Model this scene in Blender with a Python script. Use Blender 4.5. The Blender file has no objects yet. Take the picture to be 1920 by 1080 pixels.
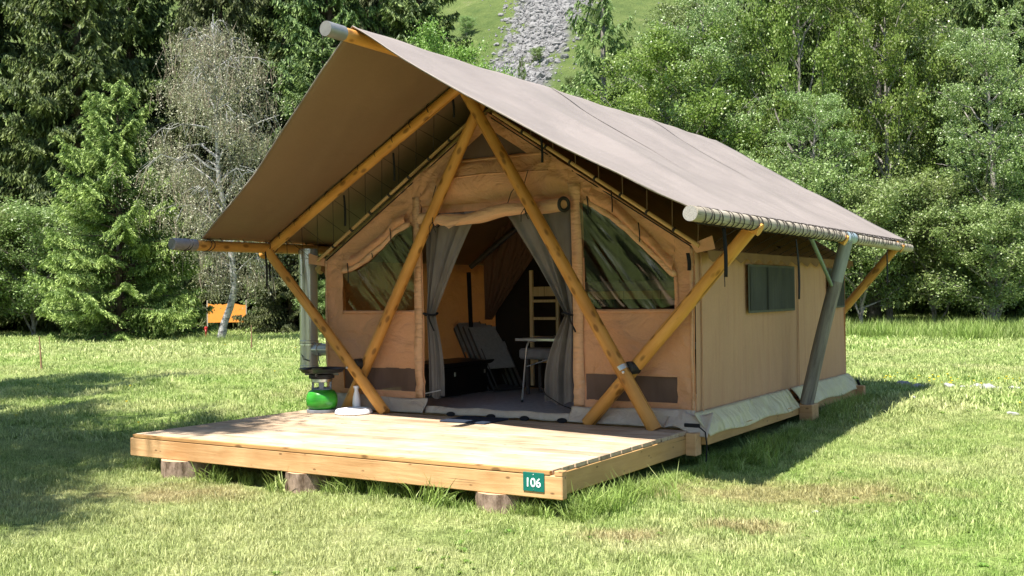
import bpy, bmesh, math, random
import numpy as np
from mathutils import Vector, Matrix, noise as mnoise

SC = bpy.context.scene
COL = SC.collection
RNG = np.random.default_rng(7)
random.seed(7)
R = math.radians

# ------------------------------------------------------------------ camera
CAM = Vector((6.018, -6.503, 1.235))
YAW, PITCH, ROLL = 0.563, 0.007, -0.014
fw = Vector((-math.sin(YAW) * math.cos(PITCH), math.cos(YAW) * math.cos(PITCH), math.sin(PITCH)))
rt = Vector((math.cos(YAW), math.sin(YAW), 0))
up = rt.cross(fw)
r2 = rt * math.cos(ROLL) + up * math.sin(ROLL)
u2 = -rt * math.sin(ROLL) + up * math.cos(ROLL)
cd = bpy.data.cameras.new('camera')
cam = bpy.data.objects.new('camera', cd)
COL.objects.link(cam)
m = Matrix((r2, u2, -fw)).transposed().to_4x4()
m.translation = CAM
cam.matrix_world = m
cd.sensor_width = 36
cd.lens = 1994.0 / 1920 * 36
cd.clip_start = 0.05
cd.clip_end = 2000
SC.camera = cam

# ------------------------------------------------------------------ light
SUN = Vector((-0.05, -0.45, 1.0)).normalized()
w = bpy.data.worlds.new('World')
SC.world = w
w.use_nodes = True
nt = w.node_tree
bg = nt.nodes['Background']
sky = nt.nodes.new('ShaderNodeTexSky')
sky.sky_type = 'NISHITA'
sky.sun_disc = False
sky.sun_elevation = math.asin(SUN.z)
sky.sun_rotation = math.atan2(SUN.x, SUN.y)
sky.altitude = 1200
nt.links.new(sky.outputs[0], bg.inputs[0])
bg.inputs[1].default_value = 0.10
ld = bpy.data.lights.new('sun', 'SUN')
ld.energy = 5.0
ld.angle = R(0.53)
ld.color = (1.0, 0.95, 0.87)
sun = bpy.data.objects.new('sun', ld)
COL.objects.link(sun)
sun.rotation_euler = (-SUN).to_track_quat('-Z', 'Y').to_euler()
SC.view_settings.view_transform = 'Standard'
SC.view_settings.look = 'None'
SC.view_settings.exposure = 1.36
SC.view_settings.gamma = 1
SC.view_settings.use_curve_mapping = False
SC.cycles.use_denoising = True
SC.cycles.max_bounces = 8
SC.cycles.transparent_max_bounces = 12


# ------------------------------------------------------------------ materials
class NB:
    """small node builder"""
    def __init__(s, name):
        s.m = bpy.data.materials.new(name)
        s.m.use_nodes = True
        s.t = s.m.node_tree
        s.t.nodes.clear()
        s.out = s.t.nodes.new('ShaderNodeOutputMaterial')

    def n(s, typ, **k):
        nd = s.t.nodes.new('ShaderNode' + typ)
        for a, b in k.items():
            setattr(nd, a, b)
        return nd

    def l(s, a, b):
        s.t.links.new(a, b)

    def coord(s, kind='Object', scale=(1, 1, 1), rot=(0, 0, 0)):
        if kind == 'World':
            c = s.n('NewGeometry').outputs['Position']
        else:
            c = s.n('TexCoord').outputs[kind]
        mp = s.n('Mapping')
        mp.inputs['Scale'].default_value = scale
        mp.inputs['Rotation'].default_value = rot
        s.l(c, mp.inputs['Vector'])
        return mp.outputs[0]

    def noise(s, vec, scale, detail=4, rough=.55, dist=0):
        t = s.n('TexNoise')
        t.inputs['Scale'].default_value = scale
        t.inputs['Detail'].default_value = detail
        t.inputs['Roughness'].default_value = rough
        t.inputs['Distortion'].default_value = dist
        s.l(vec, t.inputs['Vector'])
        return t.outputs['Fac']

    def ramp(s, fac, stops):
        r = s.n('ValToRGB')
        e = r.color_ramp.elements
        while len(e) < len(stops):
            e.new(.5)
        for i, (p, c) in enumerate(stops):
            e[i].position = p
            e[i].color = (*c, 1) if not isinstance(c, (int, float)) else (c, c, c, 1)
        s.l(fac, r.inputs[0])
        return r.outputs[0]

    def mix(s, fac, a, b, mode='MIX'):
        x = s.n('MixRGB', blend_type=mode)
        for sock, v in ((x.inputs[0], fac), (x.inputs[1], a), (x.inputs[2], b)):
            if isinstance(v, (int, float)):
                sock.default_value = v
            elif isinstance(v, tuple):
                sock.default_value = (*v, 1)
            else:
                s.l(v, sock)
        return x.outputs[0]

    def math(s, op, a, b=None):
        x = s.n('Math', operation=op)
        for sock, v in ((x.inputs[0], a), (x.inputs[1], b)):
            if v is None:
                continue
            if isinstance(v, (int, float)):
                sock.default_value = v
            else:
                s.l(v, sock)
        return x.outputs[0]

    def bump(s, h, strength=.3, dist=.01, prev=None):
        b = s.n('Bump')
        b.inputs['Strength'].default_value = strength
        b.inputs['Distance'].default_value = dist
        s.l(h, b.inputs['Height'])
        if prev is not None:
            s.l(prev, b.inputs['Normal'])
        return b.outputs[0]

    def principled(s, col, rough=.6, spec=.3, metallic=0, normal=None, transl=0, alpha=None, warm=False):
        p = s.n('BsdfPrincipled')
        if isinstance(col, tuple):
            p.inputs['Base Color'].default_value = (*col, 1)
        else:
            s.l(col, p.inputs['Base Color'])
        if isinstance(rough, (int, float)):
            p.inputs['Roughness'].default_value = rough
        else:
            s.l(rough, p.inputs['Roughness'])
        p.inputs['Specular IOR Level'].default_value = spec
        p.inputs['Metallic'].default_value = metallic
        if normal is not None:
            s.l(normal, p.inputs['Normal'])
        o = p.outputs[0]
        if transl:
            t = s.n('BsdfTranslucent')
            if isinstance(col, tuple):
                t.inputs[0].default_value = (*col, 1)
            else:
                tc_ = s.mix(1.0, col, (1.0, .62, .34) if warm else (1.0, 1.0, 1.0), 'MULTIPLY')
                s.l(tc_, t.inputs[0])
            if normal is not None:
                s.l(normal, t.inputs['Normal'])
            mx = s.n('MixShader')
            mx.inputs[0].default_value = transl
            s.l(o, mx.inputs[1])
            s.l(t.outputs[0], mx.inputs[2])
            o = mx.outputs[0]
        if alpha is not None:
            t = s.n('BsdfTransparent')
            mx = s.n('MixShader')
            if isinstance(alpha, (int, float)):
                mx.inputs[0].default_value = alpha
            else:
                s.l(alpha, mx.inputs[0])
            s.l(t.outputs[0], mx.inputs[1])
            s.l(o, mx.inputs[2])
            o = mx.outputs[0]
        s.l(o, s.out.inputs[0])
        return s.m


def m_plain(name, c, rough=.6, spec=.3, metallic=0, var=.15, sc=12, bump=.15, transl=0):
    b = NB(name)
    v = b.coord()
    f = b.noise(v, sc, 5)
    col = b.ramp(f, [(.3, tuple(x * (1 - var) for x in c)), (.7, tuple(min(1, x * (1 + var)) for x in c))])
    nm = b.bump(b.noise(v, sc * 6, 3), bump, .004)
    return b.principled(col, rough, spec, metallic, nm, transl)


def m_wood(name, light, dark, axis=2, knots=True, rough=.62, grain=1.0, weather=None, var=.25, kn=(.17, .30)):
    """wood with grain along one local axis"""
    b = NB(name)
    sc = [22 * grain] * 3
    sc[axis] = 1.3
    oi = b.n('ObjectInfo')
    tc = b.n('TexCoord').outputs['Object']
    add = b.n('VectorMath', operation='ADD')
    comb = b.n('CombineXYZ')
    r10 = b.math('MULTIPLY', oi.outputs['Random'], 37.0)
    for i in range(3):
        b.l(r10, comb.inputs[i])
    b.l(tc, add.inputs[0])
    b.l(comb.outputs[0], add.inputs[1])
    mp = b.n('Mapping')
    mp.inputs['Scale'].default_value = sc
    b.l(add.outputs[0], mp.inputs[0])
    g = b.noise(mp.outputs[0], 1.6, 6, .6, .6)
    big = b.noise(add.outputs[0], 2.2, 3)
    col = b.ramp(g, [(.28, dark), (.5, tuple((x + y) / 2 for x, y in zip(light, dark))), (.72, light)])
    col = b.mix(var, col, b.ramp(big, [(.3, dark), (.7, light)]))
    hv = b.n('HueSaturation')
    val = b.math('ADD', b.math('MULTIPLY', oi.outputs['Random'], .34), .83)
    b.l(val, hv.inputs['Value'])
    b.l(col, hv.inputs['Color'])
    col = hv.outputs[0]
    if knots:
        mk = b.n('Mapping')
        k = [15, 15, 15]
        k[axis] = 7.0
        mk.inputs['Scale'].default_value = k
        b.l(add.outputs[0], mk.inputs[0])
        vo = b.n('TexVoronoi')
        vo.inputs['Scale'].default_value = .8
        b.l(mk.outputs[0], vo.inputs['Vector'])
        kf = b.ramp(vo.outputs['Distance'], [(kn[0], 1.0), (kn[1], 0.0)])
        col = b.mix(b.math('MULTIPLY', kf, .75), col, tuple(x * .35 for x in dark))
    mc = b.n('Mapping')
    cs = [34, 34, 34]
    cs[axis] = .9
    mc.inputs['Scale'].default_value = cs
    b.l(add.outputs[0], mc.inputs[0])
    ck = b.ramp(b.noise(mc.outputs[0], 1.0, 2, .5, .3), [(.29, .75), (.335, 0.0)])
    col = b.mix(ck, col, tuple(x * .3 for x in dark))
    if weather:
        wf = b.ramp(b.noise(add.outputs[0], 1.1, 4, .6), [(.42, 0.0), (.62, 1.0)])
        col = b.mix(wf, col, weather)
    nm = b.bump(g, .6, .006)
    return b.principled(col, rough, .25, 0, nm)


def m_canvas(name, c, rough=.75, transl=.12, spec=.2, fold=.5, fscale=(1, 1, 1), var=.14, dirt=None, weave=True, fsc=2.2):
    b = NB(name)
    v = b.coord('Object')
    f = b.noise(v, 1.3, 6, .6)
    col = b.ramp(f, [(.3, tuple(x * (1 - var) for x in c)), (.7, tuple(min(1, x * (1 + var)) for x in c))])
    fine = b.noise(v, 60, 2)
    col = b.mix(.12, col, b.ramp(fine, [(.3, tuple(x * .6 for x in c)), (.7, tuple(min(1, x * 1.2) for x in c))]))
    if dirt:
        vz = b.coord('Object', (3, 5, .45))
        df = b.ramp(b.noise(vz, 2.5, 5, .65), [(.5, 0.0), (.72, .55)])
        col = b.mix(df, col, dirt)
    fv = b.coord('Object', fscale)
    h = b.noise(fv, fsc, 5, .5, .6)
    n1 = b.bump(h, fold, .09)
    n2 = b.bump(b.noise(v, 220, 2), .15, .002, n1)
    return b.principled(col, rough, spec, 0, n2, transl, None, True)


PINE = m_wood('pole_pine', (.69, .355, .09), (.38, .155, .03), 2, True, .48, .55, var=.5)
PINE_OLD = m_wood('pole_weathered', (.42, .38, .31), (.26, .21, .15), 2, True, .7, var=.5)
DECK = m_wood('deck_board', (.60, .47, .335), (.26, .165, .095), 0, True, .65, .5, var=.6, kn=(.06, .13))
BEAMX = m_wood('beam_pine_x', (.64, .40, .20), (.32, .16, .06), 0, True, .6, .7, var=.55, kn=(.07, .14))
BEAMY = m_wood('beam_pine_y', (.56, .34, .14), (.36, .20, .07), 1, True, .6, .7, var=.5, kn=(.07, .14))
FLY = m_canvas('fly_taupe', (.225, .192, .172), .55, .0, .25, .25, (1, .5, 1), .14)
FLYIN = m_canvas('fly_brown_shaded_inside', (.22, .14, .085), .6, .0, .25, .18, (1, .5, 1), .07)  # brown underside, with the shade below the fly put into its colour
ROOFIN = m_canvas('inner_roof_brown', (.24, .14, .07), .8, .15, .1, .4)
CANVAS = m_canvas('canvas_tan', (.70, .37, .20), .7, .25, .25, 1.0, (1.0, 1.0, 1.6), .08, fsc=2.6)
CANVAS_S = m_canvas('canvas_side', (.60, .35, .205), .75, .22, .2, .5, (1, 2.0, .3), .06, dirt=(.50, .25, .15), fsc=1.6)
CANVAS_L = m_canvas('canvas_roll', (.68, .40, .225), .55, .15, .3, .5, (1, 1, 4), .1, fsc=4)
SKIRT = m_canvas('skirt_pvc', (.60, .53, .32), .35, .05, .3, 1.0, (1, 1.6, .5), .08, fsc=3.5)
SKIRT_F = m_canvas('skirt_front_pvc', (.50, .42, .33), .45, .05, .4, .8, (1.2, 1, 1.5), .08, fsc=3)
BLACK = m_plain('black_webbing', (.012, .012, .014), .7, .2)
RUBBER = m_plain('black_rubber', (.02, .02, .02), .5, .3)
CORD = m_plain('cord', (.03, .025, .022), .7, .2)
CORDL = m_plain('cord_brown', (.16, .11, .07), .7, .2)
STEEL = m_plain('galvanised_steel', (.65, .66, .66), .28, .5, 1, .1, 8, .05)
CHROME = m_plain('polished_steel', (.50, .50, .50), .2, .6, .45, .05, 5, .03)
CHARCOAL = m_plain('charcoal_fabric', (.42, .42, .41), .8, .2, 0, .15, 30)
DARKMET = m_plain('dark_metal', (.14, .14, .14), .4, .5, .6)
GREYCUSH = m_plain('grey_cushion', (.30, .29, .29), .8, .2)
TRUNKB = m_plain('black_chest_material', (.015, .013, .012), .45, .4)
WHITE = m_plain('white_plastic', (.72, .73, .76), .35, .5, 0, .05, 6, .03)
MATBLUE = m_plain('mat_blue_black', (.018, .026, .045), .85, .2, 0, .3, 60, .6)
LADWOOD = m_wood('ladder_wood', (.75, .58, .33), (.55, .38, .18), 2, False, .5)
TABLETOP = m_plain('table_grey_top', (.38, .38, .39), .3, .5)
FLOORIN = m_plain('groundsheet_grey', (.46, .46, .47), .6, .3, 0, .2, 20, .3)
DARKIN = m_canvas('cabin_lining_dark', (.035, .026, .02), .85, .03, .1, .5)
BROWNCUR = m_canvas('curtain_brown', (.22, .12, .08), .85, .1, .1, .7, (4, 4, .5), .1, fsc=3)
BAND = m_plain('galvanised_band', (.55, .52, .45), .35, .5, .8)


def m_mesh_fabric(name, c, alpha, sc=700):
    b = NB(name)
    v = b.coord('Object', (1, 1, .7))
    f = b.noise(v, 3, 4)
    col = b.ramp(f, [(.3, tuple(x * .8 for x in c)), (.7, tuple(x * 1.25 for x in c))])
    nm = b.bump(b.noise(b.coord('Object', (5, 5, .6)), 3, 3), .5, .03)
    return b.principled(col, .8, .15, 0, nm, .1, alpha)


NET = m_mesh_fabric('mosquito_net_grey', (.17, .155, .145), .90)
WMESH = m_mesh_fabric('window_mesh_green', (.065, .067, .058), .95)
VENT = m_mesh_fabric('vent_mesh', (.13, .085, .065), .96)


def m_vinyl():
    b = NB('clear_vinyl')
    v = b.coord('Object', (1, 1, 1), (0, R(38), 0))
    st = b.n('Mapping')
    st.inputs['Scale'].default_value = (7, 1, 1.1)
    b.l(v, st.inputs[0])
    h = b.noise(st.outputs[0], 1.1, 1.5, .4, .5)
    nm = b.bump(h, .7, .04)
    g = b.n('BsdfGlossy')
    g.inputs['Roughness'].default_value = .13
    g.inputs['Color'].default_value = (.9, .9, .9, 1)
    b.l(nm, g.inputs['Normal'])
    t = b.n('BsdfTransparent')
    t.inputs[0].default_value = (.50, .50, .42, 1)
    fr = b.n('Fresnel')
    fr.inputs[0].default_value = 1.5
    b.l(nm, fr.inputs['Normal'])
    fac = b.math('ADD', b.math('MULTIPLY', fr.outputs[0], 1.0), .03)
    mx = b.n('MixShader')
    b.l(fac, mx.inputs[0])
    b.l(t.outputs[0], mx.inputs[1])
    b.l(g.outputs[0], mx.inputs[2])
    b.l(mx.outputs[0], b.out.inputs[0])
    return b.m


VINYL = m_vinyl()


def m_leaf(name, c1, c2, tip, transl=.3, rough=.5, spec=.3, var=.35):
    b = NB(name)
    at = b.n('Attribute', attribute_name='tint')
    oi = b.n('ObjectInfo')
    f = b.noise(b.coord('Object'), .9, 3)
    col = b.mix(b.ramp(f, [(.3, 0.0), (.7, 1.0)]), c1, c2)
    col = b.mix(at.outputs['Fac'], col, tip)
    hv = b.n('HueSaturation')
    b.l(b.math('ADD', b.math('MULTIPLY', oi.outputs['Random'], var), 1 - var / 2), hv.inputs['Value'])
    b.l(b.math('ADD', b.math('MULTIPLY', oi.outputs['Random'], .03), .485), hv.inputs['Hue'])
    b.l(col, hv.inputs['Color'])
    return b.principled(hv.outputs[0], rough, spec, 0, None, transl)


# ------------------------------------------------------------------ object helpers
def tag(o, label=None, cat=None, group=None, kind=None):
    if label:
        o['label'] = label
    if cat:
        o['category'] = cat
    if group:
        o['group'] = group
    if kind:
        o['kind'] = kind
    return o


def wloc(p):
    L = Vector(p.location)
    if p.parent:
        L = L + wloc(p.parent)
    return L


def link(name, mesh, mat=None, parent=None, M=None, smooth=False):
    """mesh given in its own local frame, M = world matrix. Parents are unrotated at build time."""
    if mat is not None and len(mesh.materials) == 0:
        mesh.materials.append(mat)
    if smooth:
        mesh.shade_smooth()
    o = bpy.data.objects.new(name, mesh)
    COL.objects.link(o)
    M = M or Matrix.Identity(4)
    if parent is not None:
        o.parent = parent
        W = PW[parent.name]
        o.matrix_parent_inverse = Matrix.Identity(4)
        o.matrix_basis = W.inverted() @ M
    else:
        o.matrix_basis = M
    PW[o.name] = M
    return o


PW = {}


def empty(name, loc, label, cat, group=None, rz=0):
    o = bpy.data.objects.new(name, None)
    o.empty_display_size = .2
    COL.objects.link(o)
    M = Matrix.Translation(loc) @ Matrix.Rotation(rz, 4, 'Z')
    o.matrix_basis = M
    PW[o.name] = M
    tag(o, label, cat, group)
    return o


def bm_mesh(bm, name='mesh'):
    me = bpy.data.meshes.new(name)
    bm.to_mesh(me)
    bm.free()
    return me


def raw_mesh(name, verts, faces, smooth=False):
    me = bpy.data.meshes.new(name)
    me.from_pydata([tuple(v) for v in verts], [], faces)
    me.update()
    if smooth:
        me.shade_smooth()
    return me


def box_mesh(sx, sy, sz, bev=.004, seg=1):
    bm = bmesh.new()
    bmesh.ops.create_cube(bm, size=1)
    for v in bm.verts:
        v.co = Vector((v.co.x * sx, v.co.y * sy, v.co.z * sz))
    if bev:
        bmesh.ops.bevel(bm, geom=bm.edges[:], offset=bev, segments=seg, affect='EDGES')
    return bm_mesh(bm)


def box(name, c, s, mat, parent, bev=.004, rot=None):
    M = Matrix.Translation(c)
    if rot is not None:
        M = M @ rot
    return link(name, box_mesh(*s, bev), mat, parent, M)


def align(p, q):
    p, q = Vector(p), Vector(q)
    d = q - p
    M = d.to_track_quat('Z', 'Y').to_matrix().to_4x4()
    M.translation = p
    return M, d.length


def pole_mesh(L, r0, r1=None, n=16, seg=10, wob=.0, flare=0, seed=0, taper_end=.0):
    r1 = r0 if r1 is None else r1
    rr = random.Random(seed)
    ph = rr.random() * 6
    verts, faces = [], []
    for i in range(seg + 1):
        t = i / seg
        r = r0 + (r1 - r0) * t
        cx = wob * math.sin(t * 5 + ph)
        cy = wob * math.cos(t * 4 + ph * 2)
        for k in range(n):
            a = 2 * math.pi * k / n
            rk = r * (1 + .03 * math.sin(3 * a + t * 7 + ph))
            verts.append((cx + rk * math.cos(a), cy + rk * math.sin(a), L * t))
    for i in range(seg):
        for k in range(n):
            k2 = (k + 1) % n
            faces.append((i * n + k, i * n + k2, (i + 1) * n + k2, (i + 1) * n + k))
    me = raw_mesh('pole', verts, faces, True)
    bm = bmesh.new()
    bm.from_mesh(me)
    bm.verts.ensure_lookup_table()
    bm.faces.new([bm.verts[k] for k in range(n)][::-1])
    bm.faces.new([bm.verts[seg * n + k] for k in range(n)])
    bm.to_mesh(me)
    bm.free()
    me.shade_smooth()
    me.set_sharp_from_angle(angle=R(50))
    return me


def pole(name, p, q, r, mat, parent, r1=None, wob=.006, seed=0, n=16):
    M, L = align(p, q)
    return link(name, pole_mesh(L, r, r1, n, 10, wob, seed=seed), mat, parent, M)


def tube_mesh(pts, r, n=6, closed=False, rad=None):
    pts = [Vector(p) for p in pts]
    verts, faces = [], []
    N = len(pts)
    prev = None
    for i, p in enumerate(pts):
        a = pts[(i - 1) % N] if (i or closed) else pts[i]
        b = pts[(i + 1) % N] if (i < N - 1 or closed) else pts[i]
        d = (b - a).normalized()
        if prev is None:
            u = d.orthogonal().normalized()
        else:
            u = (prev - d * prev.dot(d)).normalized()
        prev = u
        v = d.cross(u)
        rr = rad[i] if rad else r
        for k in range(n):
            an = 2 * math.pi * k / n
            verts.append(p + u * rr * math.cos(an) + v * rr * math.sin(an))
    for i in range(N if closed else N - 1):
        j = (i + 1) % N
        for k in range(n):
            k2 = (k + 1) % n
            faces.append((i * n + k, i * n + k2, j * n + k2, j * n + k))
    if not closed:
        faces.append(tuple(range(n))[::-1])
        faces.append(tuple((N - 1) * n + k for k in range(n)))
    me = raw_mesh('tube', verts, faces, True)
    me.set_sharp_from_angle(angle=R(60))
    return me


def tube(name, pts, r, mat, parent=None, n=6, closed=False, rad=None):
    return link(name, tube_mesh(pts, r, n, closed, rad), mat, parent)


def lathe_mesh(prof, n=32):
    verts, faces = [], []
    for (r, z) in prof:
        for k in range(n):
            a = 2 * math.pi * k / n
            verts.append((r * math.cos(a), r * math.sin(a), z))
    for i in range(len(prof) - 1):
        for k in range(n):
            k2 = (k + 1) % n
            faces.append((i * n + k, i * n + k2, (i + 1) * n + k2, (i + 1) * n + k))
    faces.append(tuple(range(n))[::-1])
    faces.append(tuple((len(prof) - 1) * n + k for k in range(n)))
    me = raw_mesh('lathe', verts, faces, True)
    me.set_sharp_from_angle(angle=R(42))
    return me


def lathe(name, loc, prof, mat, parent=None, n=32, rot=None):
    M = Matrix.Translation(loc)
    if rot is not None:
        M = M @ rot
    return link(name, lathe_mesh(prof, n), mat, parent, M)


def grid_patch(verts, faces, f, nx, ny):
    """append a grid given by f(s,t)->xyz"""
    b = len(verts)
    for j in range(ny + 1):
        for i in range(nx + 1):
            verts.append(f(i / nx, j / ny))
    for j in range(ny):
        for i in range(nx):
            a = b + j * (nx + 1) + i
            faces.append((a, a + 1, a + nx + 2, a + nx + 1))


def grid_obj(name, f, nx, ny, mat, parent, th=0):
    v, fc = [], []
    grid_patch(v, fc, f, nx, ny)
    me = raw_mesh(name, v, fc, True)
    o = link(name, me, mat, parent)
    if th:
        s = o.modifiers.new('thickness', 'SOLIDIFY')
        s.thickness = th
    return o


def ground_z(x, y):
    t = np.clip(np.asarray(y, float) / 10, 0, 1)
    z = -.365 + .245 * (t * t * (3 - 2 * t))
    z = z + .02 * np.sin(x * .9 + 1) * np.sin(y * .7) + .012 * np.sin(x * 2.3 + y * 1.7)
    z = z + .04 * np.exp(-((x - 2.0) ** 2 / 2.5 + y ** 2 / 2.5))
    d = np.hypot(x - 6, y + 6.5)
    z = z + .035 * np.sin(x * .21 + .6) * np.sin(y * .17 + 1.2) * np.clip((d - 14) / 15, 0, 1)
    return z


def gz(x, y):
    return float(ground_z(x, y))


# ------------------------------------------------------------------ ground
def lawn_colour(b):
    P = b.n('NewGeometry').outputs['Position']
    def mp(s):
        q = b.n('Mapping')
        q.inputs['Scale'].default_value = s
        b.l(P, q.inputs[0])
        return q.outputs[0]
    n1 = b.noise(mp((1, 1, 1)), .45, 6, .65, .4)
    n2 = b.noise(mp((1, 1, 1)), 2.6, 5, .6)
    n3 = b.noise(mp((.35, 1, 1)), .22, 5, .6)
    green = b.ramp(n2, [(.30, (.13, .235, .035)), (.5, (.24, .35, .08)), (.72, (.38, .45, .15))])
    straw = b.ramp(n2, [(.3, (.37, .37, .16)), (.7, (.52, .50, .27))])
    f = b.ramp(n1, [(.44, 0.0), (.66, .85)])
    f2 = b.ramp(n3, [(.47, 0.0), (.62, .8)])
    fac = b.math('MAXIMUM', b.math('MULTIPLY', f, .75), b.math('MULTIPLY', f2, .7))
    col = b.mix(fac, green, straw)
    # worn patches with a shape of their own
    for (cx, cy, r, ax) in ((3.35, 1.7, .62, 2.4), (3.55, .35, .28, 1.6), (-1.0, -.55, .5, 1.8), (-3.3, 7.0, 1.6, 2.0), (2.9, -.3, .25, 1.5)):
        q = b.n('Mapping')
        q.vector_type = 'POINT'
        q.inputs['Location'].default_value = (-cx, -cy, 0)
        b.l(P, q.inputs[0])
        q2 = b.n('Mapping')
        q2.inputs['Rotation'].default_value = (0, 0, -.56)
        b.l(q.outputs[0], q2.inputs[0])
        sep = b.n('SeparateXYZ')
        b.l(q2.outputs[0], sep.inputs[0])
        dx = b.math('DIVIDE', sep.outputs[0], r * ax)
        dy = b.math('DIVIDE', sep.outputs[1], r)
        dd = b.math('SQRT', b.math('ADD', b.math('MULTIPLY', dx, dx), b.math('MULTIPLY', dy, dy)))
        dd = b.math('ADD', dd, b.math('MULTIPLY', b.math('SUBTRACT', b.noise(mp((1, 1, 1)), 3.5, 4), .5), 1.6))
        pf = b.ramp(dd, [(.35, .6), (1.0, 0.0)])
        col = b.mix(pf, col, (.36, .25, .14))
    return col


def m_ground():
    b = NB('lawn_ground')
    col = lawn_colour(b)
    fine = b.noise(b.coord('World'), 38, 4, .7)
    col = b.mix(.75, col, b.ramp(fine, [(.36, .12), (.66, 1.0)]), 'MULTIPLY')
    nm = b.bump(b.noise(b.coord('World'), 22, 4, .7), .9, .05)
    return b.principled(col, .9, .1, 0, nm)


def m_blade(name, mult=1.0, tall=False):
    b = NB(name)
    col = lawn_colour(b)
    oi = b.n('ObjectInfo')
    at = b.n('Attribute', attribute_name='tint')
    if tall:
        col = b.mix(.7, col, (.17, .27, .04))
    col = b.mix(b.math('MULTIPLY', at.outputs['Fac'], .42), col, (.50, .49, .26))
    hv = b.n('HueSaturation')
    bl = b.math('MULTIPLY', b.math('MINIMUM', at.outputs['Fac'], .25), 2.4)
    b.l(b.math('ADD', b.math('ADD', b.math('MULTIPLY', oi.outputs['Random'], .4), bl), .52 * mult), hv.inputs['Value'])
    b.l(col, hv.inputs['Color'])
    return b.principled(hv.outputs[0], .55, .25, 0, None, .35)


LAWN, BLADE, BLADE_T = m_ground(), m_blade('grass_blade'), m_blade('tall_grass_blade', 1.0, True)

# mountain behind, continuous with the meadow: polar sheet about the site
def terrain_z(x, y):
    z = ground_z(x, y)
    dx, dy = x - 6.0, y + 6.5
    d = np.hypot(dx, dy)
    front = dx * fw.x + dy * fw.y
    lat = dx * rt.x + dy * rt.y
    s = np.clip(front - 78 + .05 * lat, 0, None)
    hill = .56 * s * np.clip(s / 40, 0, 1) * (1 + .06 * np.sin(lat * .05 + 1) + .03 * np.sin(s * .11 + lat * .13))
    return z + hill


def build_ground():
    th = np.linspace(0, 2 * np.pi, 289)
    rr = np.concatenate([np.linspace(0, 30, 61)[1:], np.linspace(31, 80, 40), np.geomspace(83, 520, 60)])
    T, Q = np.meshgrid(th[:-1], rr)
    X = 6.0 + Q * np.cos(T) + 0
    Y = -6.5 + Q * np.sin(T)
    Z = terrain_z(X, Y)
    n = len(th) - 1
    verts = np.stack([X.ravel(), Y.ravel(), Z.ravel()], 1).tolist()
    verts.append((6.0, -6.5, float(terrain_z(np.array(6.0), np.array(-6.5)))))
    faces = []
    split = 95
    hill_faces = []
    for i in range(len(rr) - 1):
        for k in range(n):
            k2 = (k + 1) % n
            faces.append((i * n + k, i * n + k2, (i + 1) * n + k2, (i + 1) * n + k))
    c = len(verts) - 1
    for k in range(n):
        faces.append((c, (k + 1) % n, k)[::-1])
    me = raw_mesh('lawn', verts, faces, True)
    o = link('meadow_ground', me, LAWN)
    tag(o, kind='structure')
    me.materials.append(HILLM)
    for p in me.polygons:
        cx, cy, cz = p.center
        f = (cx - 6) * fw.x + (cy + 6.5) * fw.y
        if f > 82:
            p.material_index = 1
    return o


def m_hill():
    b = NB('mountain_slope')
    v = b.coord('World')
    n1 = b.noise(v, .035, 8, .62, .5)
    n2 = b.noise(v, .25, 6, .7)
    grass = b.ramp(n2, [(.3, (.07, .11, .03)), (.6, (.13, .17, .05)), (.8, (.22, .21, .11))])
    rock = b.ramp(b.noise(v, .9, 8, .75), [(.3, (.07, .068, .065)), (.5, (.17, .165, .16)), (.7, (.27, .265, .26))])
    # scree tongue running diagonally down the slope (lateral vs forward coordinates)
    sep = b.n('SeparateXYZ')
    mp = b.n('Mapping')
    mp.inputs['Location'].default_value = (-6.0, 6.5, 0)
    b.l(b.n('NewGeometry').outputs['Position'], mp.inputs[0])
    m2 = b.n('Mapping')
    m2.inputs['Rotation'].default_value = (0, 0, -YAW)
    b.l(mp.outputs[0], m2.inputs[0])
    b.l(m2.outputs[0], sep.inputs[0])
    lat, fwd = sep.outputs[0], sep.outputs[1]
    # centre line lat = .17*(fwd-100) - 4
    cl = b.math('SUBTRACT', lat, b.math('SUBTRACT', b.math('MULTIPLY', fwd, SCR[0]), SCR[1]))
    wob = b.math('MULTIPLY', b.math('SUBTRACT', n1, .5), 9)
    dd = b.math('ABSOLUTE', b.math('ADD', cl, wob))
    f = b.ramp(b.math('DIVIDE', dd, 8.5), [(.42, 1.0), (.58, 0.0)])
    g2 = b.ramp(n1, [(.60, 0.0), (.66, .8)])
    f = b.math('MULTIPLY', f, b.ramp(b.noise(v, .16, 4, .6), [(.40, .0), (.47, 1.0)]))
    f = b.math('MAXIMUM', f, g2)
    col = b.mix(f, grass, rock)
    nm = b.bump(b.noise(v, .8, 8, .7), 1.0, 1.2)
    return b.principled(col, .9, .1, 0, nm)


SCR = (.26, 32.1)
HILLM = m_hill()
build_ground()


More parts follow.
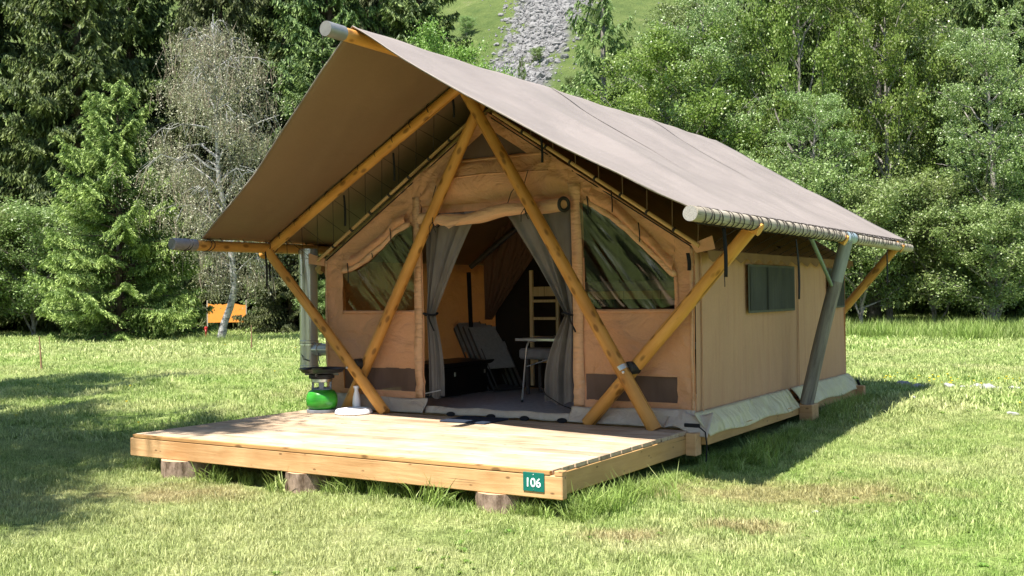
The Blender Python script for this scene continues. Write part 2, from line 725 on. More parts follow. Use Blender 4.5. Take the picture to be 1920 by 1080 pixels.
def tuft_mesh(nb, h, spread, wd, seed, lean=.5, straw=.2):
    rg = np.random.default_rng(seed)
    V, F, T = [], [], []
    for i in range(nb):
        a = rg.uniform(0, 6.28)
        rr = spread * math.sqrt(rg.uniform(0, 1))
        bx, by = rr * math.cos(a), rr * math.sin(a)
        hh = h * rg.uniform(.45, 1.15)
        la = rg.uniform(0, 6.28)
        ln = hh * rg.uniform(.1, lean * 1.6)
        wa = la + 1.57 + rg.uniform(-.5, .5)
        wx, wy = wd * math.cos(wa) / 2, wd * math.sin(wa) / 2
        lx, ly = math.cos(la) * ln, math.sin(la) * ln
        b = len(V)
        V += [(bx - wx, by - wy, -.01), (bx + wx, by + wy, -.01),
              (bx + lx * .35 + wx * .8, by + ly * .35 + wy * .8, hh * .6), (bx + lx * .35 - wx * .8, by + ly * .35 - wy * .8, hh * .6),
              (bx + lx, by + ly, hh)]
        F += [(b, b + 1, b + 2, b + 3), (b + 3, b + 2, b + 4)]
        T += [1.0 if rg.uniform() < straw else rg.uniform(0, .25)] * 5
    me = raw_mesh('tuft', V, F, True)
    at = me.attributes.new('tint', 'FLOAT', 'POINT')
    at.data.foreach_set('value', T)
    return me


def scatter(name, pts, scl, meshes, mat, tilt=.25, seed=1, kind='stuff'):
    n = len(pts)
    me = bpy.data.meshes.new(name)
    me.vertices.add(n)
    me.vertices.foreach_set('co', np.asarray(pts, np.float32).ravel())
    a = me.attributes.new('sc', 'FLOAT', 'POINT')
    a.data.foreach_set('value', np.asarray(scl, np.float32))
    col = bpy.data.collections.new(name + '_source')
    for i, ms in enumerate(meshes):
        if len(ms.materials) == 0:
            ms.materials.append(mat)
        so = bpy.data.objects.new('%s_piece' % name, ms)
        col.objects.link(so)
    o = link(name, me)
    o['kind'] = kind
    ng = bpy.data.node_groups.new(name, 'GeometryNodeTree')
    ng.interface.new_socket('Geometry', in_out='INPUT', socket_type='NodeSocketGeometry')
    ng.interface.new_socket('Geometry', in_out='OUTPUT', socket_type='NodeSocketGeometry')
    N = ng.nodes
    gi, go = N.new('NodeGroupInput'), N.new('NodeGroupOutput')
    ci = N.new('GeometryNodeCollectionInfo')
    ci.inputs['Collection'].default_value = col
    ci.inputs['Separate Children'].default_value = True
    ci.inputs['Reset Children'].default_value = True
    ip = N.new('GeometryNodeInstanceOnPoints')
    ip.inputs['Pick Instance'].default_value = True
    rv = N.new('FunctionNodeRandomValue')
    rv.data_type = 'FLOAT_VECTOR'
    rv.inputs[0].default_value = (-tilt, -tilt, 0)
    rv.inputs[1].default_value = (tilt, tilt, 6.283)
    rv.inputs['Seed'].default_value = seed
    na = N.new('GeometryNodeInputNamedAttribute')
    na.data_type = 'FLOAT'
    na.inputs[0].default_value = 'sc'
    m2p = N.new('GeometryNodeMeshToPoints')
    L = ng.links.new
    L(gi.outputs[0], m2p.inputs[0])
    L(m2p.outputs[0], ip.inputs['Points'])
    L(ci.outputs[0], ip.inputs['Instance'])
    L(rv.outputs[0], ip.inputs['Rotation'])
    L(na.outputs[0], ip.inputs['Scale'])
    L(ip.outputs[0], go.inputs[0])
    md = o.modifiers.new('scatter', 'NODES')
    md.node_group = ng
    return o


def view_points(d0, d1, dens, margin=.12, back=0):
    """random ground points in the wedge the photograph looks into, with a margin to either side"""
    half = .482 + margin
    n = int(dens * half * (d1 * d1 - d0 * d0))
    d = np.sqrt(RNG.uniform(d0 * d0, d1 * d1, n))
    l = RNG.uniform(-half, half, n) * d
    x = 6.018 + fw.x * d + rt.x * l
    y = -6.503 + fw.y * d + rt.y * l
    keep = ~((np.abs(x) < 2.38) & (y > -.05) & (y < 7.75))
    x, y = x[keep], y[keep]
    return np.stack([x, y, ground_z(x, y)], 1), d[keep]


tufts_s = [tuft_mesh(34, .034, .085, .0048, s, .7, .3) for s in range(6)]
tufts_m = [tuft_mesh(22, .055, .15, .011, s + 20, .9, .25) for s in range(4)]
tufts_l = [tuft_mesh(22, .07, .34, .022, s + 40, .9, .25) for s in range(4)]
P1, d1 = view_points(4.2, 12, 260, .28)
P2, d2 = view_points(12, 24, 60, .28)
P3, d3 = view_points(24, 62, 13, .2)
pts = np.concatenate([P1])
def patchy(P):
    return .75 + .5 * (np.sin(P[:, 0] * 2.1 + np.sin(P[:, 1] * 1.7) * 2) * np.sin(P[:, 1] * 2.6 + 1) * .5 + .5)
g1 = scatter('lawn_grass', P1, RNG.uniform(.6, 1.15, len(P1)) * patchy(P1), tufts_s, BLADE, .3)
g2 = scatter('lawn_grass_beyond', P2, RNG.uniform(.6, 1.2, len(P2)) * patchy(P2), tufts_m, BLADE, .3)
g3 = scatter('lawn_grass_far', P3, RNG.uniform(.6, 1.2, len(P3)), tufts_l, BLADE, .3)

# longer grass: at the deck edges, platform side, tree foot, meadow edge
tufts_t = [tuft_mesh(26, .17, .07, .008, s + 60, .8, .1) for s in range(5)]
tufts_x = [tuft_mesh(40, .55, .30, .018, s + 80, .5, .12) for s in range(5)]
def band(n, f):
    A = np.array([f(RNG.uniform(), RNG.normal()) for _ in range(n)])
    return np.stack([A[:, 0], A[:, 1], ground_z(A[:, 0], A[:, 1])], 1)
B1 = np.concatenate([
    band(420, lambda s, q: (-2.3 + 4.75 * s, .16 + .10 * q)),
    band(260, lambda s, q: (2.36 + .10 * abs(q), -.1 + 2.7 * s)),
    band(420, lambda s, q: (2.50 + .13 * abs(q), 2.4 + 5.5 * s)),
    band(90, lambda s, q: (-2.4 - .08 * abs(q), -.1 + 2.4 * s)),
    band(60, lambda s, q: (2.42 + .2 * q, 2.75 + .2 * q * s)),
    band(26, lambda s, q: (1.5 + .16 * q, -.10 + .05 * s)), band(20, lambda s, q: (1.98 + .08 * q, -.06 + .05 * s)), band(16, lambda s, q: (-.42 + .08 * q, -.06 + .05 * s))])
B1 = B1[~((B1[:, 1] < .16) & ((abs(B1[:, 0] + 1.62) < .30) | (abs(B1[:, 0] + .17) < .24) | (abs(B1[:, 0] - 1.74) < .15)))]
nB = len(B1)
B1 = np.concatenate([B1, [(x, y, gz(x, y)) for x, y in ((1.15, -.12), (1.25, -.09), (1.32, -.14), (-.32, -.13), (2.6, .4), (2.75, .9), (-1.2, -.1))]])
scatter('long_grass_around_deck', B1, np.where(np.arange(len(B1)) < nB, RNG.uniform(.3, 1.0, len(B1)) * (.8 + .3 * np.sin(B1[:, 0] * 3 + B1[:, 1] * 2)), 1.25), tufts_t, BLADE_T, .35)
n = 2600
t = RNG.uniform(0, 1, n)
fx = -8 + t * 20
fy = 24.5 + RNG.uniform(0, 1, n) ** 1.3 * 13 + (fx * -.08)
B2 = np.stack([fx, fy, ground_z(fx, fy)], 1)
fx = RNG.uniform(-50, -14, 1300)
fy = 22 + (fx + 50) * .25 + RNG.uniform(0, 9, 1300)
B3 = np.stack([fx, fy, ground_z(fx, fy)], 1)
q = RNG.normal(size=(90, 2))
B4 = np.stack([-20.1 + q[:, 0] * .8, 17.1 + q[:, 1] * .35, ground_z(-20.1 + q[:, 0] * .8, 17.1 + q[:, 1] * .35)], 1)
scatter('meadow_edge_grass', np.concatenate([B2, B3]), np.concatenate([RNG.uniform(.25, .95, len(B2)), RNG.uniform(.2, .6, len(B3))]), tufts_x, BLADE_T, .2)
scatter('grass_at_birch_foot', B4, RNG.uniform(.25, .55, 90), tufts_x, BLADE_T, .2)

wd = []
for s_ in range(3):
    rg = np.random.default_rng(200 + s_)
    V, F, T = [], [], []
    for k in range(12):
        a = rg.uniform(0, 6.28); L = rg.uniform(.03, .06); h = rg.uniform(.012, .035)
        ca, sa = math.cos(a), math.sin(a)
        wv = L * .28
        b_ = len(V)
        V += [(0, 0, 0), (ca * L * .55 - sa * wv, sa * L * .55 + ca * wv, h), (ca * L, sa * L, h * .7), (ca * L * .55 + sa * wv, sa * L * .55 - ca * wv, h)]
        F.append((b_, b_ + 1, b_ + 2, b_ + 3)); T += [0.0] * 4
    me_ = raw_mesh('weed', V, F)
    me_.attributes.new('tint', 'FLOAT', 'POINT').data.foreach_set('value', T)
    wd.append(me_)
WEED = m_leaf('weed_leaves', (.12, .22, .03), (.18, .29, .05), (.3, .4, .1), .3)
WP, _ = view_points(5, 22, 7)
WP = WP[np.sin(WP[:, 0] * 1.3 + 2) * np.sin(WP[:, 1] * 1.1) + RNG.normal(size=len(WP)) * .3 > .35]
scatter('lawn_weeds', WP, RNG.uniform(.4, .9, len(WP)), wd, WEED, .2)

# yellow flower heads
YEL = m_plain('petal_yellow', (.72, .55, .03), .6, .2, 0, .1)
fl = lathe_mesh([(.004, 0), (.003, .10), (.03, .105), (.034, .118), (.012, .124)], 8)
FP, _ = view_points(11, 34, .08)
FQ = np.array([(3.6 + RNG.normal() * 1.2, 10.2 + RNG.normal() * .45, 0) for _ in range(60)])
FP = np.concatenate([FP, FQ, B2[:60] + [0, -.2, 0]])
FP[:, 2] = ground_z(FP[:, 0], FP[:, 1])
scatter('yellow_meadow_flowers', FP, RNG.uniform(.3, .65, len(FP)), [fl], YEL, .2)

# scree blocks on the slope
def rock_mesh(seed, rough=.35, sub=2):
    bm = bmesh.new()
    bmesh.ops.create_icosphere(bm, subdivisions=sub, radius=.5)
    for v in bm.verts:
        nn = mnoise.noise(v.co * 2.1 + Vector((seed * 7.3, 0, seed)))
        v.co *= 1 + rough * nn * 1.6
        v.co.z *= .7
    me = bm_mesh(bm)
    return me
ROCK = m_plain('scree_rock', (.19, .185, .18), .85, .1, 0, .35, 1.2, .6)
n = 12000
fwd = RNG.uniform(95, 210, n)
lat = SCR[0] * fwd - SCR[1] + RNG.normal(size=n) * 2.5 + .8 * np.sin(fwd * .2)
x = 6.018 + fw.x * fwd + rt.x * lat
y = -6.503 + fw.y * fwd + rt.y * lat
RP = np.stack([x, y, terrain_z(x, y)], 1)
n = 700
fwd = RNG.uniform(95, 360, n)
lat = RNG.uniform(-.55, .55, n) * fwd
x = 6.018 + fw.x * fwd + rt.x * lat
y = -6.503 + fw.y * fwd + rt.y * lat
RP = np.concatenate([RP, np.stack([x, y, terrain_z(x, y)], 1)])
scatter('scree_rocks', RP, np.clip(RNG.lognormal(-1.15, .55, len(RP)), .12, 1.3), [rock_mesh(s) for s in range(5)], ROCK, 1.2)


# ------------------------------------------------------------------ trees
def quads_mesh(name, C, A, W, tint, mat):
    """rhombic leaves: centre C, half-length vector A, half-width vector W"""
    n = len(C)
    V = np.stack([C - A, C + W, C + A, C - W], 1).reshape(-1, 3).astype(np.float32)
    me = bpy.data.meshes.new(name)
    me.vertices.add(4 * n)
    me.vertices.foreach_set('co', V.ravel())
    me.loops.add(4 * n)
    me.loops.foreach_set('vertex_index', np.arange(4 * n, dtype=np.int32))
    me.polygons.add(n)
    me.polygons.foreach_set('loop_start', np.arange(0, 4 * n, 4, dtype=np.int32))
    try:
        me.polygons.foreach_set('loop_total', np.full(n, 4, dtype=np.int32))
    except Exception:
        pass
    me.update(calc_edges=True)
    a = me.attributes.new('tint', 'FLOAT', 'POINT')
    a.data.foreach_set('value', np.repeat(tint, 4).astype(np.float32))
    me.materials.append(mat)
    return me


def unit(v):
    return v / (np.linalg.norm(v, axis=-1, keepdims=True) + 1e-9)


def m_bark(name, c, d, sc=6, white=False):
    b = NB(name)
    v = b.coord('Object', (1, 1, .35) if not white else (1, 1, 2.4))
    f = b.noise(v, sc, 6, .65)
    col = b.ramp(f, [(.36, d), (.5, c), (.75, tuple(min(1, x * 1.3) for x in c))])
    return b.principled(col, .85, .15, 0, b.bump(f, .8, .03))


BARK = m_bark('bark_dark', (.10, .075, .055), (.035, .028, .022))
BARK_G = m_bark('bark_grey', (.26, .24, .21), (.09, .08, .07))
BARK_W = m_bark('bark_birch', (.34, .33, .31), (.06, .055, .05), 5, True)
L_SPR = m_leaf('needles_dark', (.045, .08, .024), (.085, .13, .036), (.20, .27, .075), .15, .55, .25)
L_SPRG = m_leaf('needles_olive', (.052, .066, .026), (.07, .085, .03), (.13, .15, .05), .15, .6, .25)
L_YNG = m_leaf('needles_young', (.085, .14, .03), (.14, .205, .045), (.38, .47, .14), .25, .5, .25)
L_LAR = m_leaf('needles_larch', (.10, .155, .04), (.14, .20, .05), (.26, .33, .12), .3, .5, .25)
L_BIR = m_leaf('leaves_birch', (.14, .21, .045), (.21, .30, .08), (.36, .43, .22), .3, .38, .5)
L_BRT = m_leaf('leaves_bright', (.13, .23, .035), (.20, .31, .055), (.32, .42, .13), .35, .42, .4)
L_WIL = m_leaf('leaves_willow', (.14, .21, .05), (.21, .30, .085), (.34, .42, .18), .3, .42, .4)
L_GRY = m_leaf('leaves_grey_birch', (.19, .195, .105), (.25, .245, .15), (.40, .38, .28), .25, .45, .4)
L_TWIG = m_plain('bare_twig', (.22, .18, .13), .8, .1)


def trunk_obj(H, r0, bark, parent, path=None, limbs=None, z_end=1.0, name='trunk'):
    pts, rad = [], []
    N = 18
    for i in range(N + 1):
        t = i / N * z_end
        px, py = path(t) if path else (0, 0)
        pts.append((px, py, H * t - (.15 if i == 0 else 0)))
        rad.append(max(.012, r0 * (1 - t) ** .8 + .01 + (r0 * .5 if i == 0 else 0)))
    me = tube_mesh(pts, r0, 9, rad=rad)
    if limbs:
        bm = bmesh.new()
        bm.from_mesh(me)
        for lp, lr in limbs:
            mm = tube_mesh(lp, lr, 4, rad=[lr * (1 - .85 * k / (len(lp) - 1)) for k in range(len(lp))])
            bm.from_mesh(mm)
            bpy.data.meshes.remove(mm)
        bm.to_mesh(me)
        bm.free()
        me.shade_smooth()
    return link(name, me, bark, parent, PW[parent.name])


def conifer(root, H, Rb, seed, leaf, bark=BARK, z0=.02, dz=.36, nb=6, twd=13, nq=5, droop=.35, qs=(.13, .022), tipf=.25, power=.85, hang=.5, tr=None):
    rg = np.random.default_rng(seed)
    zs = np.arange(z0 * H, H * .985, dz)
    BO, BD, BL = [], [], []
    for i, z in enumerate(zs):
        k = max(3, int(round(nb * (1 - .4 * z / H))))
        for j in range(k):
            a = rg.uniform(0, 6.28)
            env = Rb * (1 - (z / H)) ** power
            if z / H < .12:
                env *= .75 + 2 * z / H
            L = (env + .12) * rg.uniform(.62, 1.15)
            BO.append((0, 0, z + rg.uniform(-.5, .5) * dz))
            BD.append((math.cos(a), math.sin(a), 0))
            BL.append(L)
    BO, BD, BL = np.array(BO), np.array(BD), np.array(BL)
    up_ = rg.uniform(.05, .3, len(BL)) * (1 + 1.2 * (BO[:, 2] / H))
    dr = rg.uniform(.7, 1.3, len(BL)) * droop * (1.25 - BO[:, 2] / H)
    # twigs
    cnt = np.maximum(4, (BL * twd * 2).astype(int))
    idx = np.repeat(np.arange(len(BL)), cnt)
    s = rg.uniform(.12, 1, len(idx)) ** .8
    def bpos(i, s):
        L = BL[i][:, None]
        p = BO[i] + BD[i] * L * s[:, None]
        p[:, 2] += BL[i] * (up_[i] * s - dr[i] * s ** 2 + .18 * s ** 5)
        return p
    base = bpos(idx, s)
    side = np.stack([-BD[idx, 1], BD[idx, 0], np.zeros(len(idx))], 1)
    sg = np.where(rg.uniform(size=len(idx)) < .5, -1, 1)[:, None]
    tl = (.16 + .30 * np.minimum(BL[idx], 3) * (1 - s) ** .6 * rg.uniform(.4, 1, len(idx))) * rg.uniform(.7, 1.2, len(idx))
    ang = rg.uniform(.35, 1.0, len(idx))[:, None]
    td = unit(BD[idx] * ang + side * sg * 1.0 + np.stack([np.zeros(len(idx))] * 2 + [-rg.uniform(0, hang, len(idx))], 1))
    i2 = np.repeat(np.arange(len(idx)), nq)
    u = np.tile(np.linspace(.12, 1, nq), len(idx)) + rg.uniform(-.08, .08, len(i2))
    c = base[i2] + td[i2] * (tl[i2] * u)[:, None]
    c[:, 2] -= tl[i2] * u ** 2 * hang * .7
    c += rg.normal(size=c.shape) * .02
    qd = unit(td[i2] * .7 + rg.normal(size=c.shape) * .35 + np.array([0, 0, -hang * .9]))
    ql = qs[0] * rg.uniform(.7, 1.3, len(i2))
    wv = unit(np.cross(qd, rg.normal(size=c.shape)))
    tint = np.where((u > .7) & (rg.uniform(size=len(u)) < .8), 1.0, 0.0) * rg.uniform(.5, 1, len(u))
    tint = np.clip(tint * tipf * 3 * (s[i2] > .35) + rg.uniform(0, .12, len(u)), 0, 1)
    me = quads_mesh('crown', c, qd * ql[:, None], wv * (qs[1] * rg.uniform(.7, 1.4, len(i2)))[:, None], tint, leaf)
    limbs = []
    for i in rg.permutation(len(BL))[:150]:
        ss = np.linspace(0, .92, 5)
        limbs.append(([tuple(p) for p in bpos(np.full(5, i), ss)], .012 + .012 * BL[i]))
    trunk_obj(H, tr or H * .011 + .04, bark, root, None, limbs)
    link('crown', me, None, root, PW[root.name])


def broadleaf(root, H, Rc, seed, leaf, bark, z0=.2, nl=24, ns=11, nleaf=190, ls=(.05, .034), path=None, weep=0, sig=.24, tipf=.15, top=.25,
              twigs=False, tr=None, stems=1, asc=.6):
    rg = np.random.default_rng(seed)
    path = path or (lambda t: (0, 0))
    limbs, C, TW = [], [], []
    for i in range(nl):
        f = z0 + (.97 - z0) * (i + rg.uniform(0, .8)) / nl
        g = (f - z0) / (1 - z0)
        env = Rc * (1 - max(0, (g - .35) / .65) ** 2) ** .5 * (top + (1 - top) * min(1, g / .25 + .45))
        a = i * 2.4 + rg.uniform(-.5, .5)
        L = max(.5, env * rg.uniform(.75, 1.1))
        el = asc * rg.uniform(.6, 1.3)
        p0 = np.array([*path(f), H * f])
        d = np.array([math.cos(a), math.sin(a), 0])
        def lp(s):
            s = np.atleast_1d(s)
            z = L * (el * s * 1.2 - (.25 + weep * .5) * s ** 2)
            z = np.minimum(z, H * 1.02 - p0[2])
            return p0 + d * (L * s)[:, None] + np.stack([np.zeros(len(s))] * 2 + [z], 1)
        P = lp(np.linspace(0, 1, 6))
        P[1:] += rg.normal(size=(5, 3)) * .05 * L
        limbs.append(([tuple(p) for p in P], .015 + .016 * L))
        for j in range(ns):
            s = rg.uniform(.15, 1) ** .8
            q = lp(s)[0] + rg.normal(size=3) * .05
            sl = (.35 + .32 * L * (1 - .5 * s)) * rg.uniform(.6, 1.2)
            sd = unit(np.array([d[0] * .6 + rg.normal() * .7, d[1] * .6 + rg.normal() * .7, rg.uniform(-.1, .9) - weep * 1.6]))
            limbs.append(([tuple(q), tuple(q + sd * sl * .5), tuple(q + sd * sl + np.array([0, 0, -.1 * sl]))], .012))
            n = int(nleaf * rg.uniform(.4, 1.5) * min(1.5, sl / .6))
            u = rg.uniform(.1, 1.1, n)
            c = q + sd * (sl * u)[:, None] + rg.normal(size=(n, 3)) * sig * np.array([1, 1, .75]) * rg.uniform(.6, 1.3)
            if weep:
                k = rg.integers(0, 14, n)
                off = rg.normal(size=(14, 3)) * np.array([.3, .3, .1]) * 1.1
                hang = rg.uniform(0, 1, n) ** .8 * 1.5 * weep * rg.uniform(.5, 1.2)
                c = q + sd * (sl * .7) + off[k] + np.stack([rg.normal(size=n) * .05, rg.normal(size=n) * .05, -hang], 1)
                if twigs:
                    for kk in range(8):
                        o1 = q + sd * (sl * .7) + off[kk]
                        TW.append((o1, -rg.uniform(.5, 1.5) * weep))
            C.append(c)
    C = np.concatenate(C)
    C = C[C[:, 2] > .05]
    n = len(C)
    A = unit(rg.normal(size=(n, 3)) + (np.array([0, 0, -.8]) if weep else np.array([0, 0, -.2])))
    W = unit(np.cross(A, rg.normal(size=(n, 3)) + np.array([0, 0, .6])))
    sz = rg.uniform(.6, 1.35, n)[:, None]
    tint = (rg.uniform(size=n) < tipf) * rg.uniform(.5, 1, n) + rg.uniform(0, .15, n)
    me = quads_mesh('crown', C, A * ls[0] * sz, W * ls[1] * sz, np.clip(tint, 0, 1), leaf)
    trunk_obj(H, tr or H * .012 + .03, bark, root, path, limbs)
    link('crown', me, None, root, PW[root.name])
    if TW:
        T0 = np.array([a for a, b in TW])
        ln = np.array([b for a, b in TW])
        k = len(T0)
        cen = T0 + np.stack([np.zeros(k), np.zeros(k), ln / 2], 1)
        AA = np.stack([rg.normal(size=k) * .1, rg.normal(size=k) * .1, ln / 2], 1)
        WW = unit(np.cross(AA, rg.normal(size=(k, 3)))) * .008
        me = quads_mesh('twigs', cen, AA, WW, np.zeros(k), L_TWIG)
        tag(link('hanging_twigs', me, None, root, PW[root.name]), kind='stuff')
    return root


def copy_tree(src, name, loc, rz, s, label, cat, group=None):
    r = src.copy()
    r.name = name
    COL.objects.link(r)
    M = Matrix.Translation(loc) @ Matrix.Rotation(rz, 4, 'Z') @ Matrix.Diagonal((s[0], s[0], s[1], 1))
    r.matrix_basis = M
    for k in ('label', 'category', 'group'):
        if k in r:
            del r[k]
    tag(r, label, cat, group)
    for ch in src.children:
        c = ch.copy()
        COL.objects.link(c)
        c.parent = r
    return r


def at_ground(x, y):
    return (x, y, gz(x, y) - .05)


G_SPR = 'dark spruces closing the meadow on the left'
# prototypes stand at their own place; children are built in the thing's frame
t = empty('young_spruce_tree', at_ground(-25.4, 17.6), 'bright green young spruce with layered drooping branches at the left meadow edge', 'tree')
conifer(t, 8.9, 3.3, 11, L_YNG, dz=.36, nb=9, twd=20, nq=14, droop=.26, qs=(.062, .014), tipf=.42, power=.58, hang=.5, z0=.01)
spA = empty('spruce_tree', at_ground(-34.5, 22.5), 'tall dark spruce standing left of and behind the bright young spruce', 'tree', G_SPR)
conifer(spA, 23, 4.3, 21, L_SPR, dz=.36, nb=9, twd=11, nq=8, droop=.5, qs=(.125, .030), tipf=.33, hang=.8, power=.65)
spB = empty('spruce_tree', at_ground(-31.0, 27.5), 'olive toned spruce with drooping sprays directly behind the young spruce tip', 'tree', G_SPR)
conifer(spB, 20, 4.0, 22, L_SPRG, dz=.36, nb=8, twd=11, nq=8, droop=.4, qs=(.12, .028), tipf=.33, hang=1.0, power=.65)
copy_tree(spA, 'spruce_tree', at_ground(-42.5, 24.0), 1.0, (1.05, 1.05), 'tall dark spruce nearest the left edge of the picture', 'tree', G_SPR)
copy_tree(spA, 'spruce_tree', at_ground(-38.6, 28.5), 2.1, (1.15, 1.1), 'dark spruce rising second from the left picture edge', 'tree', G_SPR)
copy_tree(spA, 'spruce_tree', at_ground(-33.0, 33.5), 4.1, (1.1, 1.15), 'dark spruce behind the left side of the grey birch crown', 'tree', G_SPR)
copy_tree(spA, 'spruce_tree', at_ground(-28.0, 31.5), 5.2, (1.05, 1.05), 'deep green spruce behind the right side of the grey birch', 'tree', G_SPR)
copy_tree(spB, 'spruce_tree', at_ground(-29.9, 37.8), .7, (1.1, 1.2), 'spruce seen just left of the tent ridge pole end', 'tree', G_SPR)
copy_tree(spA, 'spruce_tree', at_ground(-25.0, 34.5), 3.3, (1.0, .92), 'dark spruce rising behind the front tip of the fly', 'tree', G_SPR)
copy_tree(spB, 'spruce_tree', at_ground(-46.0, 31.0), 1.7, (1.2, 1.2), 'olive spruce deep in the wood behind the left edge', 'tree', G_SPR)
copy_tree(spB, 'spruce_tree', at_ground(-31.5, 30.5), 2.7, (.8, .62), 'lower dense spruce behind the orange board', 'tree', G_SPR)
copy_tree(spA, 'spruce_tree', at_ground(-24.8, 27.5), 4.7, (.85, .55), 'short dark spruce seen between the stovepipe and the board', 'tree', G_SPR)
copy_tree(spB, 'spruce_tree', at_ground(-31.5, 40.5), 4.9, (1.05, 1.0), 'slim olive spruce rising just right of the fly tip', 'tree', G_SPR)

# right hand conifers
G_CON = 'conifers among the broadleaf trees on the right'
lar = empty('larch_tree', at_ground(-13.9, 32.3), 'tall soft green larch standing right of the scree slope', 'tree', G_CON)
conifer(lar, 17, 2.9, 31, L_LAR, BARK_G, dz=.42, nb=6, twd=12, nq=6, droop=.15, qs=(.10, .026), tipf=.3, hang=.9, power=.7)
copy_tree(lar, 'larch_tree', at_ground(-6.0, 38.4), 2, (1.05, 1.15), 'tall larch with feathery branches beside the dark trunk gap', 'tree', G_CON)
copy_tree(lar, 'larch_tree', at_ground(-10.8, 38.5), 4, (1.0, 1.05), 'larch behind the middle of the leafy trees above the roof', 'tree', G_CON)
copy_tree(spA, 'spruce_tree', at_ground(-8.1, 36.6), 1.2, (.8, .95), 'dark spruce filling the shadowy gap left of the tall birch', 'tree', G_CON)
copy_tree(spA, 'spruce_tree', at_ground(.45, 36.0), .3, (.72, .85), 'open dark conifer at the right edge of the picture', 'tree', G_CON)
copy_tree(spB, 'spruce_tree', at_ground(2.2, 44.0), .9, (1.1, 1.1), 'olive conifer just beyond the right picture edge', 'tree', G_CON)
copy_tree(lar, 'small_larch_tree', at_ground(-25.4, 44.6), 1.0, (.38, .88), 'small slim conifer standing in front of the scree', 'tree', G_CON)
copy_tree(spA, 'spruce_tree', at_ground(-4.5, 52.0), 5.9, (1.1, .95), 'dark spruce standing behind the tall birch on the right', 'tree', G_CON)

# broadleaf trees
G_BRD = 'broadleaf trees behind the tent'
gb = empty('grey_birch_tree', at_ground(-20.41, 17.59), 'grey weeping birch with a curved pale trunk beside the orange board', 'tree')
def gpath(t):
    # curved foot leaning towards the right of the picture, then straight
    k = float(np.interp(t, [0, .05, .10, .16, .3, .5, 1], [0, .10, .32, .50, .38, .02, -.1]))
    return (rt.x * k, rt.y * k)
broadleaf(gb, 10.7, 2.1, 41, L_GRY, BARK_W, z0=.18, nl=36, ns=9, nleaf=115, ls=(.033, .016), path=gpath, weep=.7, sig=.2, tipf=.3, twigs=True, tr=.115, asc=.9)
bA = empty('birch_tree', at_ground(-4.2, 36.0), 'tall birch with a pale straight trunk and silvery leaves on the right', 'tree', G_BRD)
broadleaf(bA, 17, 3.2, 42, L_BIR, BARK_G, z0=.10, nl=44, ns=10, nleaf=130, ls=(.050, .034), weep=.25, sig=.20, tipf=.28, asc=1.0, path=lambda t: (.3 * math.sin(t * 3), .2 * math.sin(t * 4)))
bB = empty('alder_tree', at_ground(-10.2, 30.2), 'fresh green bushy tree above the middle of the tent roof', 'tree', G_BRD)
broadleaf(bB, 10.5, 3.1, 43, L_BRT, BARK_G, z0=.06, nl=32, ns=11, nleaf=135, ls=(.050, .034), sig=.19, tipf=.2, asc=.9)
bC = empty('willow_shrub', at_ground(-1.2, 32.0), 'dense grey green willow shrub at the meadow edge on the right', 'shrub', 'willow shrubs along the meadow edge')
broadleaf(bC, 4.6, 2.4, 44, L_WIL, BARK_G, z0=.02, nl=26, ns=11, nleaf=140, ls=(.048, .025), sig=.17, tipf=.25, asc=1.1, top=.6, tr=.06)
copy_tree(bA, 'birch_tree', at_ground(-12.8, 38.2), 1.1, (.95, .85), 'birch with light leaves between the larch and the scree', 'tree', G_BRD)
copy_tree(bA, 'birch_tree', at_ground(-1.2, 41.5), 2.3, (1.05, 1.0), 'tall leafy birch second from the right edge', 'tree', G_BRD)
copy_tree(bA, 'birch_tree', at_ground(-8.9, 31.0), 4.0, (.8, .72), 'silvery birch standing over the rear corner of the roof', 'tree', G_BRD)
copy_tree(bB, 'alder_tree', at_ground(-13.0, 30.2), 2.0, (.9, .78), 'leafy tree low behind the scree end of the roof', 'tree', G_BRD)
copy_tree(bB, 'alder_tree', at_ground(-5.8, 32.2), 3.6, (.75, 1.35), 'bright green tree rising behind the rear roof corner', 'tree', G_BRD)
copy_tree(bB, 'alder_tree', at_ground(-23.0, 33.5), 5.0, (1.0, 1.22), 'bright leafy tree showing over the roof left of the scree', 'tree', G_BRD)
copy_tree(bB, 'alder_tree', at_ground(1.6, 33.6), 5.5, (.7, .55), 'bushy green tree at the right edge above the willow shrubs', 'tree', G_BRD)
copy_tree(bB, 'alder_tree', at_ground(-3.0, 33.4), .5, (.75, 1.2), 'leafy tree at the foot of the tall birch', 'tree', G_BRD)
G_W = 'willow shrubs along the meadow edge'
copy_tree(bC, 'willow_shrub', at_ground(-5.2, 30.0), 1.0, (1.0, 1.1), 'willow shrub just right of the rear tent corner', 'shrub', G_W)
copy_tree(bC, 'willow_shrub', at_ground(-3.2, 30.2), 2.0, (.95, .95), 'second willow shrub right of the tent behind the tall grass', 'shrub', G_W)
copy_tree(bC, 'willow_shrub', at_ground(.9, 31.0), 3.2, (.95, .8), 'willow shrub low in the right corner of the wood edge', 'shrub', G_W)
copy_tree(bC, 'willow_shrub', at_ground(-8.0, 29.0), 4.2, (1.0, 1.2), 'willow shrub hidden partly by the tent side', 'shrub', G_W)
copy_tree(bC, 'willow_shrub', at_ground(-32.8, 19.2), 5.2, (1.2, 1.0), 'pale willow shrub left of the bright young spruce', 'shrub', G_W)
copy_tree(bC, 'willow_shrub', at_ground(-34.5, 16.2), .6, (1.2, 1.05), 'pale willow shrub at the left edge of the picture', 'shrub', G_W)
copy_tree(bC, 'willow_shrub', at_ground(-19.0, 25.2), 1.6, (.8, .7), 'low shrub at the wood edge seen beside the stovepipe', 'shrub', G_W)
